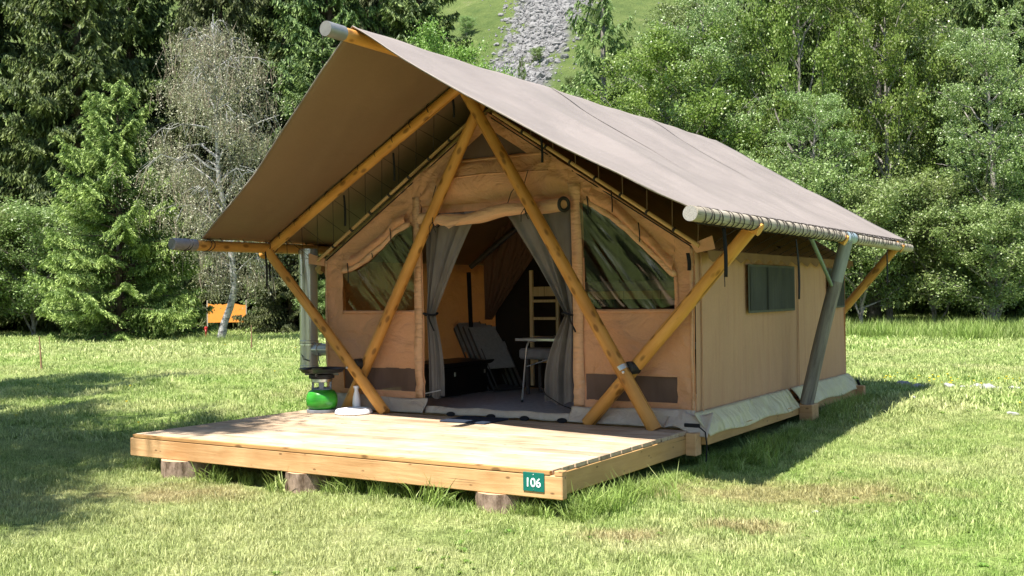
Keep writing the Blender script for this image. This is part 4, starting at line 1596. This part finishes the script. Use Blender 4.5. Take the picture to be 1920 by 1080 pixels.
# side and rear walls
def sidewall(sd):
    def f(s, t):
        y = YF + (YB - YF) * s
        z = ZB + (ZW - ZB) * t
        d = .005 * math.sin(y * 11 + math.sin(y * 4) * 3) * (1 - t) ** 1.5 * (.5 + .5 * math.sin(y * 1.9)) + .02 * math.sin(y * 2.1 + .8 + .6 * t) * math.sin(math.pi * t)
        return (sd * (W + d), y, z)
    return f
v, fc = [], []
grid_patch(v, fc, sidewall(1), 150, 14)
link('side_wall', raw_mesh('sw', v, fc, True), CANVAS_S, tent)
v, fc = [], []
grid_patch(v, fc, sidewall(-1), 90, 10)
link('side_wall', raw_mesh('sw', v, fc, True), CANVAS, tent)
v, fc = [], []
grid_patch(v, fc, lambda s, t: (-W + 2 * W * s, YB + .01 * math.sin(s * 20), ZB + (zroof(-W + 2 * W * s) - ZB) * t), 40, 16)
link('rear_wall', raw_mesh('rw', v, fc, True), CANVAS, tent)
# vertical seams on the side wall
for y in (2.72, 5.62):
    box('wall_seam', (W + .024, y, (ZB + ZW) / 2), (.005, .02, ZW - ZB - .02), CANVAS_S, tent, 0)
# side windows: frame tape and mesh with a gathered inner curtain
for (y0, y1) in ((3.93, 5.45), (6.82, 7.55)):
    fr = box('side_window', ((W + .034), (y0 + y1) / 2, 1.27), (.008, y1 - y0, .50), m_plain('window_tape_green', (.08, .08, .06), .7), tent, .002)
    v, fc = [], []
    grid_patch(v, fc, lambda s, t: (W + .046 + .004 * math.sin(s * 34), y0 + .035 + (y1 - y0 - .07) * s, 1.045 + .45 * t), 60, 4)
    link('window_mesh', raw_mesh('wm', v, fc, True), WMESH, fr)
    if y0 < 5:
        box('window_seam', ((W + .056), y0 + .55, 1.27), (.004, .015, .45), BLACK, fr, 0)

# inner roof with scalloped valance
def inner_roof(sd):
    def f(s, t):
        x = sd * (W + .10) * s
        y = YF - .0 + (YB + .05 - YF) * t
        return (x, y, zroof(x) + .01 - .02 * math.sin(math.pi * s) + .006 * math.sin(y * 9))
    return f
for sd in (1, -1):
    grid_obj('inner_roof', inner_roof(sd), 16, 60, ROOFIN, tent)
    v, fc = [], []
    n = 140
    ph = .42
    for k in range(n + 1):
        y = YF + .05 + (YB - YF - .02) * k / n
        zt = zroof(W + .1) + .03
        zb = zt - .055 - .05 * abs(math.sin(math.pi * (y - YF) / .36)) 
        v += [(sd * (W + .105), y, zt), (sd * (W + .112 + .01 * math.sin(y * 17)), y, zb)]
    for k in range(n):
        fc.append((2 * k, 2 * k + 1, 2 * k + 3, 2 * k + 2))
    o = link('valance', raw_mesh('val', v, fc), ROOFIN, tent)

# pvc skirts
def skirt_side(y0, y1, seed):
    def f(s, t):
        y = y0 + (y1 - y0) * s
        fold = math.sin(y * 7 + 2 * math.sin(y * 3 + seed) - 2.5 * t)
        x = W + .02 + (1 - t) * .155 + .020 * fold * (1 - abs(2 * t - 1)) + .008 * math.sin(math.pi * t)
        z = -.05 + (.155 + .045) * t + .012 * math.sin(y * 5 + seed) * (1 - t)
        return (x, y, z)
    return f
grid_obj('side_skirt', skirt_side(2.50, 5.18, 0), 90, 10, SKIRT, tent, .003)
grid_obj('side_skirt', skirt_side(5.30, 7.72, 2), 70, 10, SKIRT, tent, .003)
grid_obj('skirt_corner_flap', lambda s, t: (W - .25 + .42 * s, YF - .03 - .16 * (1 - t) + .02 * math.sin(9 * s) + .0 * t, .01 + .13 * t + .02 * math.sin(s * 7) - .09 * (1 - t) * max(0, s - .55) * 2), 14, 8, SKIRT_F, tent, .003)
def skirt_front(x0, x1, seed):
    def f(s, t):
        x = x0 + (x1 - x0) * s
        y = YF - .02 - (1 - t) * .10 - .018 * math.sin(x * 9 + seed + 3 * t) * math.sin(math.pi * t)
        z = .006 + .15 * t + .012 * math.sin(x * 4 + seed) * t
        return (x, y, z)
    return f
grid_obj('front_skirt', skirt_front(.95, 2.24, 0), 50, 8, SKIRT_F, tent, .003)
grid_obj('front_skirt', skirt_front(-2.24, -.80, 3), 50, 8, SKIRT_F, tent, .003)
# threshold strip below the door with half-round cutouts
grid_obj('door_threshold', lambda s, t: (-.80 + 1.75 * s, YF - .05 - .035 * (1 - t), .004 + .07 * t + .006 * math.sin(s * 20)), 40, 3, SKIRT_F, tent, .003)
for x in (-.45, .05, .45, .88):
    lathe('cutout_flap', (x, YF - .094, .008), [(.055, 0), (.055, .004)], BLACK, tent, 16, Matrix.Rotation(R(60), 4, 'X') @ Matrix.Diagonal((1, .5, 1, 1)))

# rolled door flap above the opening
n = 60
pts, rad = [], []
for k in range(n + 1):
    s = k / n
    x = -.78 + 1.72 * s
    sag = -.045 * math.sin(math.pi * min(1, s / .62)) if s < .62 else 0
    pts.append((x, YF - .13 + .015 * math.sin(s * 9), 2.055 + .055 * s + sag + .006 * math.sin(s * 13)))
    rad.append((.056 + .014 * math.sin(s * 7 + 1) ** 2 + .003 * math.sin(s * 31)) * (.75 if abs(s - .76) < .02 or abs(s - .12) < .015 else 1))
fr = tube('door_flap_roll', pts, .06, CANVAS_L, tent, 20, rad=rad)
M_ = Matrix.Translation((.955, YF - .13, 2.11)) @ Matrix.Rotation(R(60), 4, 'Z') @ Matrix.Rotation(R(90), 4, 'X')
link('roll_end_ring', tube_mesh([(.055 * math.cos(a * .2618), .062 * math.sin(a * .2618), 0) for a in range(24)], .018, 8, True), RUBBER, fr, M_)
link('roll_end_core', lathe_mesh([(.04, -.004), (.04, .0)], 16), CANVAS_S, fr, M_)
# hanging corner of the rolled cloth
o = link('flap_corner', raw_mesh('fc', [(-.52, YF - .20, 2.01), (-.20, YF - .20, 2.0), (-.36, YF - .21, 1.93), (-.40, YF - .205, 1.955)], [(0, 3, 2, 1)]), CANVAS_L, fr)
for x, z in ((-.575, 2.03), (.55, 2.11)):
    pts = [(x + .002, YF - .13 + .072 * math.cos(a * .5236), z + .072 * math.sin(a * .5236)) for a in range(12)]
    tube('roll_tie', pts, .005, BLACK, fr, 5, True)
    tube('roll_tie', [(x, YF - .2, z - .02), (x + .03, YF - .215, z - .09), (x + .05, YF - .21, z - .13)], .004, BLACK, fr, 5)
    tube('roll_tie', [(x, YF - .2, z - .02), (x - .03, YF - .215, z - .07), (x - .035, YF - .21, z - .15)], .004, BLACK, fr, 5)
    tube('roll_tie', [(x, YF - .19, z + .03), (x - .02, YF - .18, z + .2), (x + .03, YF - .17, z + .36)], .004, BLACK, fr, 5)
# door transom line behind the roll
box('door_transom', (.05, YF + .03, 2.17), (1.86, .02, .10), CANVAS, tent, .004)

# mosquito-net curtains gathered at each side
def curtain(name, top0, top1, gx, gw, bot0, bot1, side, seed):
    """top edge x range, gather x centre/width at z=1.02, flare to bottom range"""
    zt, zg, zb = 2.12, 1.04, .16
    def f(s, t):
        z = zt + (zb - zt) * t
        if z > zg:
            u = (zt - z) / (zt - zg)
            k = u ** (1.35 if side < 0 else .95)
            a = top0 + (gx - gw / 2 - top0) * k
            b = top1 + (gx + gw / 2 - top1) * (u ** .85 if side < 0 else u ** 1.5)
        else:
            u = (zg - z) / (zg - zb)
            k = math.sin(min(1, u * 1.25) * math.pi / 2)
            a = gx - gw / 2 + (bot0 - gx + gw / 2) * k
            b = gx + gw / 2 + (bot1 - gx - gw / 2) * k
        x = a + (b - a) * s
        wdt = abs(b - a)
        depth = .05 * (1 - .45 * min(1, abs(z - zg) / .8))
        y = YF + .06 + depth * math.sin(s * 30 + seed + 1.5 * t) * (.5 + .5 * math.sin(s * 11 + seed)) + .02 * math.sin(s * 13)
        return (x, y, z + .02 * math.sin(s * 9) * (1 if t > .98 else 0))
    o = grid_obj(name, f, 90, 70, NET, tent)
    return o
c1 = curtain('net_curtain', -.86, -.16, -.80, .10, -.85, -.64, -1, 0)
c2 = curtain('net_curtain', .12, .96, .90, .09, .60, .94, 1, 2)
for c, x in ((c1, -.80), (c2, .905)):
    pts = [(x + .075 * math.cos(a * .5236), YF + .05 + .075 * math.sin(a * .5236), 1.045 + .012 * math.sin(a)) for a in range(12)]
    tube('curtain_tie', pts, .012, BLACK, c, 6, True)
    tube('curtain_tie', [(x + .03, YF - .03, 1.04), (x + .06, YF - .05, .98), (x + .11, YF - .04, .87)], .009, BLACK, c, 5)
tube('hem_rod', [(-.85, YF + .0, .20), (-.63, YF - .02, .245)], .006, TABLETOP, c1, 6)
tube('curtain_zip', [(.94, YF + .02, .11), (.82, YF, .15), (.66, YF - .02, .24), (.60, YF - .02, .33)], .006, BLACK, c2, 5)

# lacing cords -------------------------------------------------------------
def ring_mesh(r, slant, th=.0045):
    pts = []
    for a in range(16):
        an = a * math.pi / 8
        pts.append((r * math.cos(an), slant * math.sin(an + .8), r * math.sin(an)))
    return tube_mesh(pts, th, 5, True)
RM = ring_mesh(.066, .03)
RM.materials.append(CORD)
RM2 = ring_mesh(.066, -.025)
RM2.materials.append(CORD)
y = 1.12
k = 0
while y < 8.35:
    o = link('lacing_loop', RM if k % 2 else RM2, None, tent, Matrix.Translation((EX + .03, y, EZ + .008)) @ Matrix.Diagonal((1, 1 + .3 * math.sin(k * 2.1), 1, 1)))
    y += .085 if y < 1.3 else (.115 + .02 * math.sin(k * 1.9))
    k += 1
for y in (1.12, 1.16, 1.42, 1.46, 2.30, 2.36, 2.40):
    link('lacing_loop', RM, None, tent, Matrix.Translation((-EX, y, EZ)) @ Matrix.Rotation(.3 * math.sin(y * 40), 4, 'Z'))
# lacing from the left fly edge down to the eave pole
for k in range(10):
    y = 1.6 + k * .33
    tube('edge_lacing', [(-EX + .02, y, FZ0 - FSL * 2.86), (-EX, y + .05, EZ + .06), (-EX - .03, y + .1, EZ + .04)], .004, CORD, tent, 4)
# loops round the front left rafter and cords running on to the gable edge
for k in range(11):
    s = .55 + k * .235
    x = -s
    z = FZ0 - FSL * s - .068
    link('rafter_loop', RM2, None, tent, Matrix.Translation((x, RY[0], z)) @ Matrix.Rotation(math.atan(.592), 4, 'Y').inverted() @ Matrix.Rotation(R(90), 4, 'Z') @ Matrix.Diagonal((.9, .9, .9, 1)))
    x2 = x - .12
    tube('fly_lacing', [(x, RY[0] + .05, z - .03), ((x + x2) / 2, 2.5, (z + zroof(x2)) / 2 - .0), (x2, YF - .04, zroof(x2) + .05)], .0032, CORD, tent, 4)
    x2 = x + .16
    if x2 < -.1:
        tube('fly_lacing', [(x, RY[0] + .05, z - .03), (x2, YF + .2, zroof(x2) + .13)], .0028, CORD, tent, 4)
for k in range(9):
    x = .55 + k * .25
    tube('fly_lacing', [(x, YF - .05, zroof(x) + .04), (x + .12, 2.3, FZ0 - FSL * (x + .12) - .03)], .003, CORDL, tent, 4)
# cords under the right eave towards the side wall
for k in range(14):
    y = 2.7 + k * .36
    tube('guy_cord', [(W + .06, y, ZW - .02), (EX, y - .35, EZ + .03)], .0035, CORD, tent, 4)

# hanging black straps
def strap(x, y, z0, z1, wd=.022, bend=.02, ax='y'):
    n = 10
    v, fc = [], []
    for k in range(n + 1):
        t = k / n
        z = z0 + (z1 - z0) * t
        o_ = bend * math.sin(t * 3) + bend * t * t
        tw = .4 * math.sin(t * 2.5)
        dx, dy = (math.sin(tw) * wd / 2, math.cos(tw) * wd / 2) if ax == 'y' else (math.cos(tw) * wd / 2, math.sin(tw) * wd / 2)
        v += [(x - dx + (o_ if ax == 'x' else 0), y - dy + (o_ if ax == 'y' else 0), z), (x + dx + (o_ if ax == 'x' else 0), y + dy + (o_ if ax == 'y' else 0), z)]
    for k in range(n):
        fc.append((2 * k, 2 * k + 1, 2 * k + 3, 2 * k + 2))
    o = link('hanging_strap', raw_mesh('strap', v, fc, True), BLACK, tent)
    sm = o.modifiers.new('thickness', 'SOLIDIFY')
    sm.thickness = .003
    return o
strap(2.87, 1.72, 1.76, 1.36, .03, .01, 'x')
tube('strap_tail', [(2.87, 1.72, 1.37), (2.872, 1.72, 1.28)], .004, BLACK, tent, 4)
strap(2.87, 3.62, 1.74, 1.16, .03, .06, 'y')
strap(2.90, 7.2, 1.74, 1.30, .03, .01, 'y')
strap(-2.84, 2.26, 1.80, 1.36, .022, .02, 'x')
strap(-2.84, 2.36, 1.80, 1.44, .022, -.02, 'x')
tube('strap_tail', [(-2.80, 2.26, 1.40), (-2.76, 2.28, 1.30), (-2.74, 2.28, 1.22)], .006, BLACK, tent, 4)
strap(2.20, YF - .05, 1.60, 1.44, .035, .01, 'x')
for x, z, L in ((.72, 2.80, .27), (-.33, 3.28, .2), (-1.12, 2.78, .30), (-1.82, 2.37, .34)):
    strap(x, 2.46, z, z - L, .024, .01, 'x')
for x, z, L in ((1.18, 2.18, .18), (1.44, 2.22, .21), (1.72, 1.90, .18), (-1.85, 1.62, .22), (-1.24, 1.98, .14), (-1.5, 1.72, .05)):
    strap(x, YF - .075, z, z - L, .011, .008, 'x')
# thin tie cord on the gable and door hook
tube('tie_cord', [(.44, YF - .10, 2.38), (.36, YF - .14, 2.26), (.30, YF - .15, 2.10)], .004, BLACK, tent, 4)
# buckle strap at the right front skirt corner
box('buckle', (2.30, 2.36, .055), (.15, .02, .035), BLACK, tent, .006)
tube('buckle_strap', [(2.36, 2.36, .05), (2.42, 2.37, .0), (2.43, 2.38, -.12), (2.42, 2.38, -.26)], .007, BLACK, tent, 6)
box('buckle', (2.40, 7.70, .03), (.03, .12, .03), BLACK, tent, .006, Matrix.Rotation(R(-35), 4, 'X'))

# groundsheet floor inside
grid_obj('groundsheet', lambda s, t: (-2.2 + 4.4 * s, YF - .02 + 5.05 * t, .012 + .004 * math.sin(s * 30) * math.sin(t * 25)), 40, 40, FLOORIN, tent)
# sleeping cabin in the back half
def plane_obj(name, pts, mat, parent, nx=24, ny=16, amp=.02):
    a, b, c, d = [Vector(p) for p in pts]
    nrm = (b - a).cross(d - a).normalized()
    def f(s, t):
        p = a.lerp(b, s).lerp(d.lerp(c, s), t)
        return tuple(p + nrm * amp * math.sin(s * 34 + 2 * t))
    return grid_obj(name, f, nx, ny, mat, parent)
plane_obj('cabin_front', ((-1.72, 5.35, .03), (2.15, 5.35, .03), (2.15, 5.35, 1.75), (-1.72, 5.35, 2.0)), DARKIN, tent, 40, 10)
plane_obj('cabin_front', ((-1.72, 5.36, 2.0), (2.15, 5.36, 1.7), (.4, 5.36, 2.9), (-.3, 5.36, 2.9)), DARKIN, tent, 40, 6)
plane_obj('cabin_curtain', ((-1.80, 5.22, .92), (-1.70, 5.22, .92), (-.80, 5.22, 2.05), (-1.80, 5.22, 1.72)), BROWNCUR, tent, 50, 14, .03)
plane_obj('cabin_curtain', ((-1.80, 5.22, 1.70), (-.95, 5.22, 1.9), (-1.0, 5.22, 2.3), (-1.42, 5.22, 2.3)), BROWNCUR, tent, 40, 8, .03)
pole('cabin_pole', (-1.93, 5.1, .02), (-1.98, 5.1, 1.55), .03, BLACK, tent, .03, 0, 30, 10)
pole('inner_roof_bar', (-1.96, 5.12, 1.62), (-.2, 5.12, 2.78), .035, DARKMET, tent, .035, 0, 31, 10)

# ------------------------------------------------------------------ stovepipe
t = empty('stovepipe', (-2.75, 2.87, .3), 'shiny galvanised stovepipe rising beside the left tent wall', 'pipe')
lathe('vertical_pipe', (-2.75, 2.87, .40), [(.108, 0), (.113, .005), (.113, .04), (.108, .045), (.108, .30), (.114, .305), (.114, .335), (.109, .34), (.109, 1.30), (.116, 1.305), (.116, 1.40), (.109, 1.405), (.109, 1.42)], CHROME, t, 28)
lathe('side_pipe', (-2.69, 2.88, .63), [(.075, 0), (.08, .08), (.08, .11), (.072, .115), (.072, .42)], CHROME, t, 24, Matrix.Rotation(R(90), 4, 'Y'))
lathe('clamp', (-2.75, 2.87, .68), [(.12, 0), (.12, .02)], STEEL, t, 24)
tube('clamp_wire', [(-2.80, 2.78, .60), (-2.72, 2.74, .52), (-2.64, 2.76, .50)], .006, DARKMET, t, 5)
tube('clamp_wire', [(-2.56, 2.82, .60), (-2.52, 2.78, .52), (-2.48, 2.76, .47)], .006, DARKMET, t, 5)

# ------------------------------------------------------------------ gas stove, pan, dish, bottle
def m_bottlegreen():
    b = NB('bottle_green')
    v = b.coord('Object', (1, 1, 5))
    f = b.noise(v, 4, 3, .5, .5)
    col = b.ramp(f, [(.35, (.02, .20, .015)), (.62, (.04, .30, .025)), (.8, (.20, .42, .08))])
    return b.principled(col, .3, .5)
t = empty('gas_stove', (-1.91, 2.16, 0), 'green gas bottle camping stove with black burner on the deck corner', 'stove')
b0 = Vector((-1.91, 2.16, 0))
lathe('foot_ring', b0, [(.14, 0), (.165, .003), (.165, .03), (.13, .035)], m_plain('stove_grey', (.20, .21, .23), .5), t)
lathe('bottle', b0, [(.11, .03), (.145, .045), (.165, .075), (.17, .13), (.165, .18), (.142, .225), (.10, .25), (.05, .262), (.05, .27)], m_bottlegreen(), t)
GCOL = m_plain('collar_blue_grey', (.16, .19, .23), .5)
lathe('collar', b0, [(.108, .245), (.112, .252), (.10, .262), (.04, .27)], GCOL, t)
for a in (.6, 2.4, 4.0, 5.4):
    box('collar_post', b0 + Vector((.095 * math.cos(a), .095 * math.sin(a), .295)), (.05, .02, .08), GCOL, t, .004, Matrix.Rotation(a + 1.57, 4, 'Z'))
lathe('grey_ring', b0, [(.108, .325), (.115, .33), (.115, .36), (.10, .365)], STEEL, t)
lathe('valve', b0, [(.025, .26), (.025, .33), (.04, .34), (.04, .36)], BAND, t, 12)
lathe('burner', b0, [(.09, .362), (.135, .366), (.14, .385), (.135, .41), (.05, .415)], RUBBER, t)
for a in range(4):
    an = a * 1.57 + .4
    box('pan_support', b0 + Vector((.12 * math.cos(an), .12 * math.sin(an), .413)), (.14, .012, .03), DARKMET, t, .002, Matrix.Rotation(an, 4, 'Z'))
t = empty('frying_pan', (-1.90, 2.16, .428), 'flat black pan resting on top of the green gas stove', 'pan')
lathe('pan_body', (-1.90, 2.16, .428), [(.20, 0), (.215, .005), (.250, .045), (.255, .047), (.243, .046), (.208, .012), (.02, .011)], m_plain('pan_black', (.012, .012, .013), .35, .5), t, 40)
FOOD = m_plain('burnt_rest', (.12, .10, .04), .8)
link('food_rest', rock_mesh(77, .5, 2), FOOD, t, Matrix.Translation((-1.92, 2.1, .462)) @ Matrix.Diagonal((.13, .1, .06, 1)))
o = lathe('white_dish', (-1.47, 2.17, 0), [(.185, 0), (.20, .01), (.197, .035), (.18, .052), (.145, .058), (.14, .05), (.05, .048)], WHITE, None, 40)
tag(o, 'round white plastic dish lying on the deck beside the gas stove', 'dish')
o = lathe('white_bottle', (-1.60, 2.37, 0), [(.045, 0), (.045, .10), (.038, .16), (.022, .22), (.022, .245), (.032, .25), (.032, .275), (.018, .28)], WHITE, None, 18)
tag(o, 'slim white bottle standing behind the white dish', 'bottle')

# ------------------------------------------------------------------ inside the tent
t = empty('black_chest', (-1.80, 4.4, .02), 'black box chest on the tent floor left of the doorway', 'chest')
box('body', (-1.83, 4.45, .195), (.62, 1.25, .35), TRUNKB, t, .01)
box('lid', (-1.83, 4.45, .395), (.64, 1.27, .05), TRUNKB, t, .01)
for y in (4.1, 4.75):
    box('latch', (-1.512, y, .28), (.012, .03, .05), STEEL, t, .003)
tube('handle', [(-1.75, 3.9, .42), (-1.75, 3.9, .60), (-1.75, 3.98, .60), (-1.75, 3.98, .42)], .007, STEEL, t, 6)

# folded camping chairs leaning over the chest
def fold_chair(k, lab):
    ox, oy = -1.30 - k * .115, 4.98 + k * .05
    t = empty('folding_chair', (ox, oy, .02), lab, 'chair', 'folded camping chairs')
    M0 = Matrix.Translation((ox, oy, .03)) @ Matrix.Rotation(R(-20), 4, 'Z') @ Matrix.Rotation(R(-35), 4, 'Y')
    for sy in (-.23, .23):
        link('side_tube', tube_mesh([(0, sy, 0), (0, sy, .95 + k * .03)], .012, 8), DARKMET, t, M0)
        link('leg', tube_mesh([(.05, sy * .9, 0), (.05, sy * .9, .60)], .011, 8), DARKMET, t, M0)
    link('foot_bar', tube_mesh([(0, -.23, 0), (0, .23, 0)], .011, 8), DARKMET, t, M0)
    link('foot_bar', tube_mesh([(.05, -.2, 0), (.05, .2, 0)], .011, 8), DARKMET, t, M0)
    link('seat', box_mesh(.022, .44, .40, .006), CHARCOAL, t, M0 @ Matrix.Translation((.045, 0, .50)))
    link('backrest', box_mesh(.02, .45, .46, .006), CHARCOAL, t, M0 @ Matrix.Translation((.0, 0, .74 + k * .02)))
    return t
for k, lab in enumerate(('frontmost charcoal folded camping chair of the leaning stack', 'second folded camping chair from the front of the stack',
                         'third folded camping chair from the front of the stack', 'rearmost folded camping chair, its back standing highest')):
    fold_chair(k, lab)

t = empty('folding_table', (.25, 4.0, .02), 'light folding camping table with thin metal legs inside the door', 'table')
box('table_top', (.24, 4.02, .735), (1.25, .62, .022), TABLETOP, t, .006)
box('table_rim', (.24, 3.705, .735), (1.26, .012, .030), CHROME, t, .003)
for (x, y, x2) in ((-.30, 3.8, -.37), (-.05, 4.22, -.06), (.78, 3.8, .84), (.78, 4.22, .80)):
    tube('leg', [(x + .12, y, .72), (x + .03, y, .71), (x, y, .64), (x2, y, .03)], .011, CHROME, t, 8)
    lathe('foot_cap', (x2, y, .016), [(.015, 0), (.015, .03)], RUBBER, t, 8)
tube('brace', [(-.33, 3.82, .42), (.10, 3.9, .56)], .007, CHROME, t, 6)
box('bench_cushion', (0, 0, 0), (1, 1, 1), GREYCUSH, None, 0).name = 'unused'
bpy.data.objects.remove(bpy.data.objects['unused'])
t = empty('bench', (-.40, 4.75, .02), 'grey cushioned bench behind the folding table', 'bench')
box('cushion', (-.35, 4.75, .52), (1.05, .42, .13), GREYCUSH, t, .025)
for x in (-.78, .08):
    for y in (4.60, 4.9):
        box('leg', (x, y, .24), (.04, .04, .43), DARKMET, t, .004)
t = empty('bunk_ladder', (-.76, 5.0, .02), 'pale wooden ladder of the bunk bed inside the tent', 'ladder')
for x in (-.97, -.59):
    box('rail', (x, 5.03, .82), (.045, .035, 1.46 if x < -.8 else 1.25), LADWOOD, t, .004)
for z in (.40, .70, .94, 1.16, 1.28):
    box('rung', (-.78, 5.03, z), (.335, .03, .035 if z < 1.2 else .12), LADWOOD, t, .004)
t = empty('bunk_bed', (.4, 5.15, .02), 'dim bunk bed frame with a folded pale blanket behind the ladder', 'bed')
box('bed_rail', (.35, 5.12, 1.22), (2.0, .04, .10), LADWOOD, t, .004)
box('mattress', (.35, 5.20, 1.33), (1.9, .22, .12), GREYCUSH, t, .02)
box('blanket', (-.45, 5.08, .70), (.42, .16, .05), m_plain('pale_blanket', (.42, .36, .26), .8), t, .015)
box('bed_post', (1.3, 5.12, .7), (.05, .05, 1.4), LADWOOD, t, .004)
box('bed_rail', (.35, 5.12, .62), (2.0, .04, .08), DARKMET, t, .004)
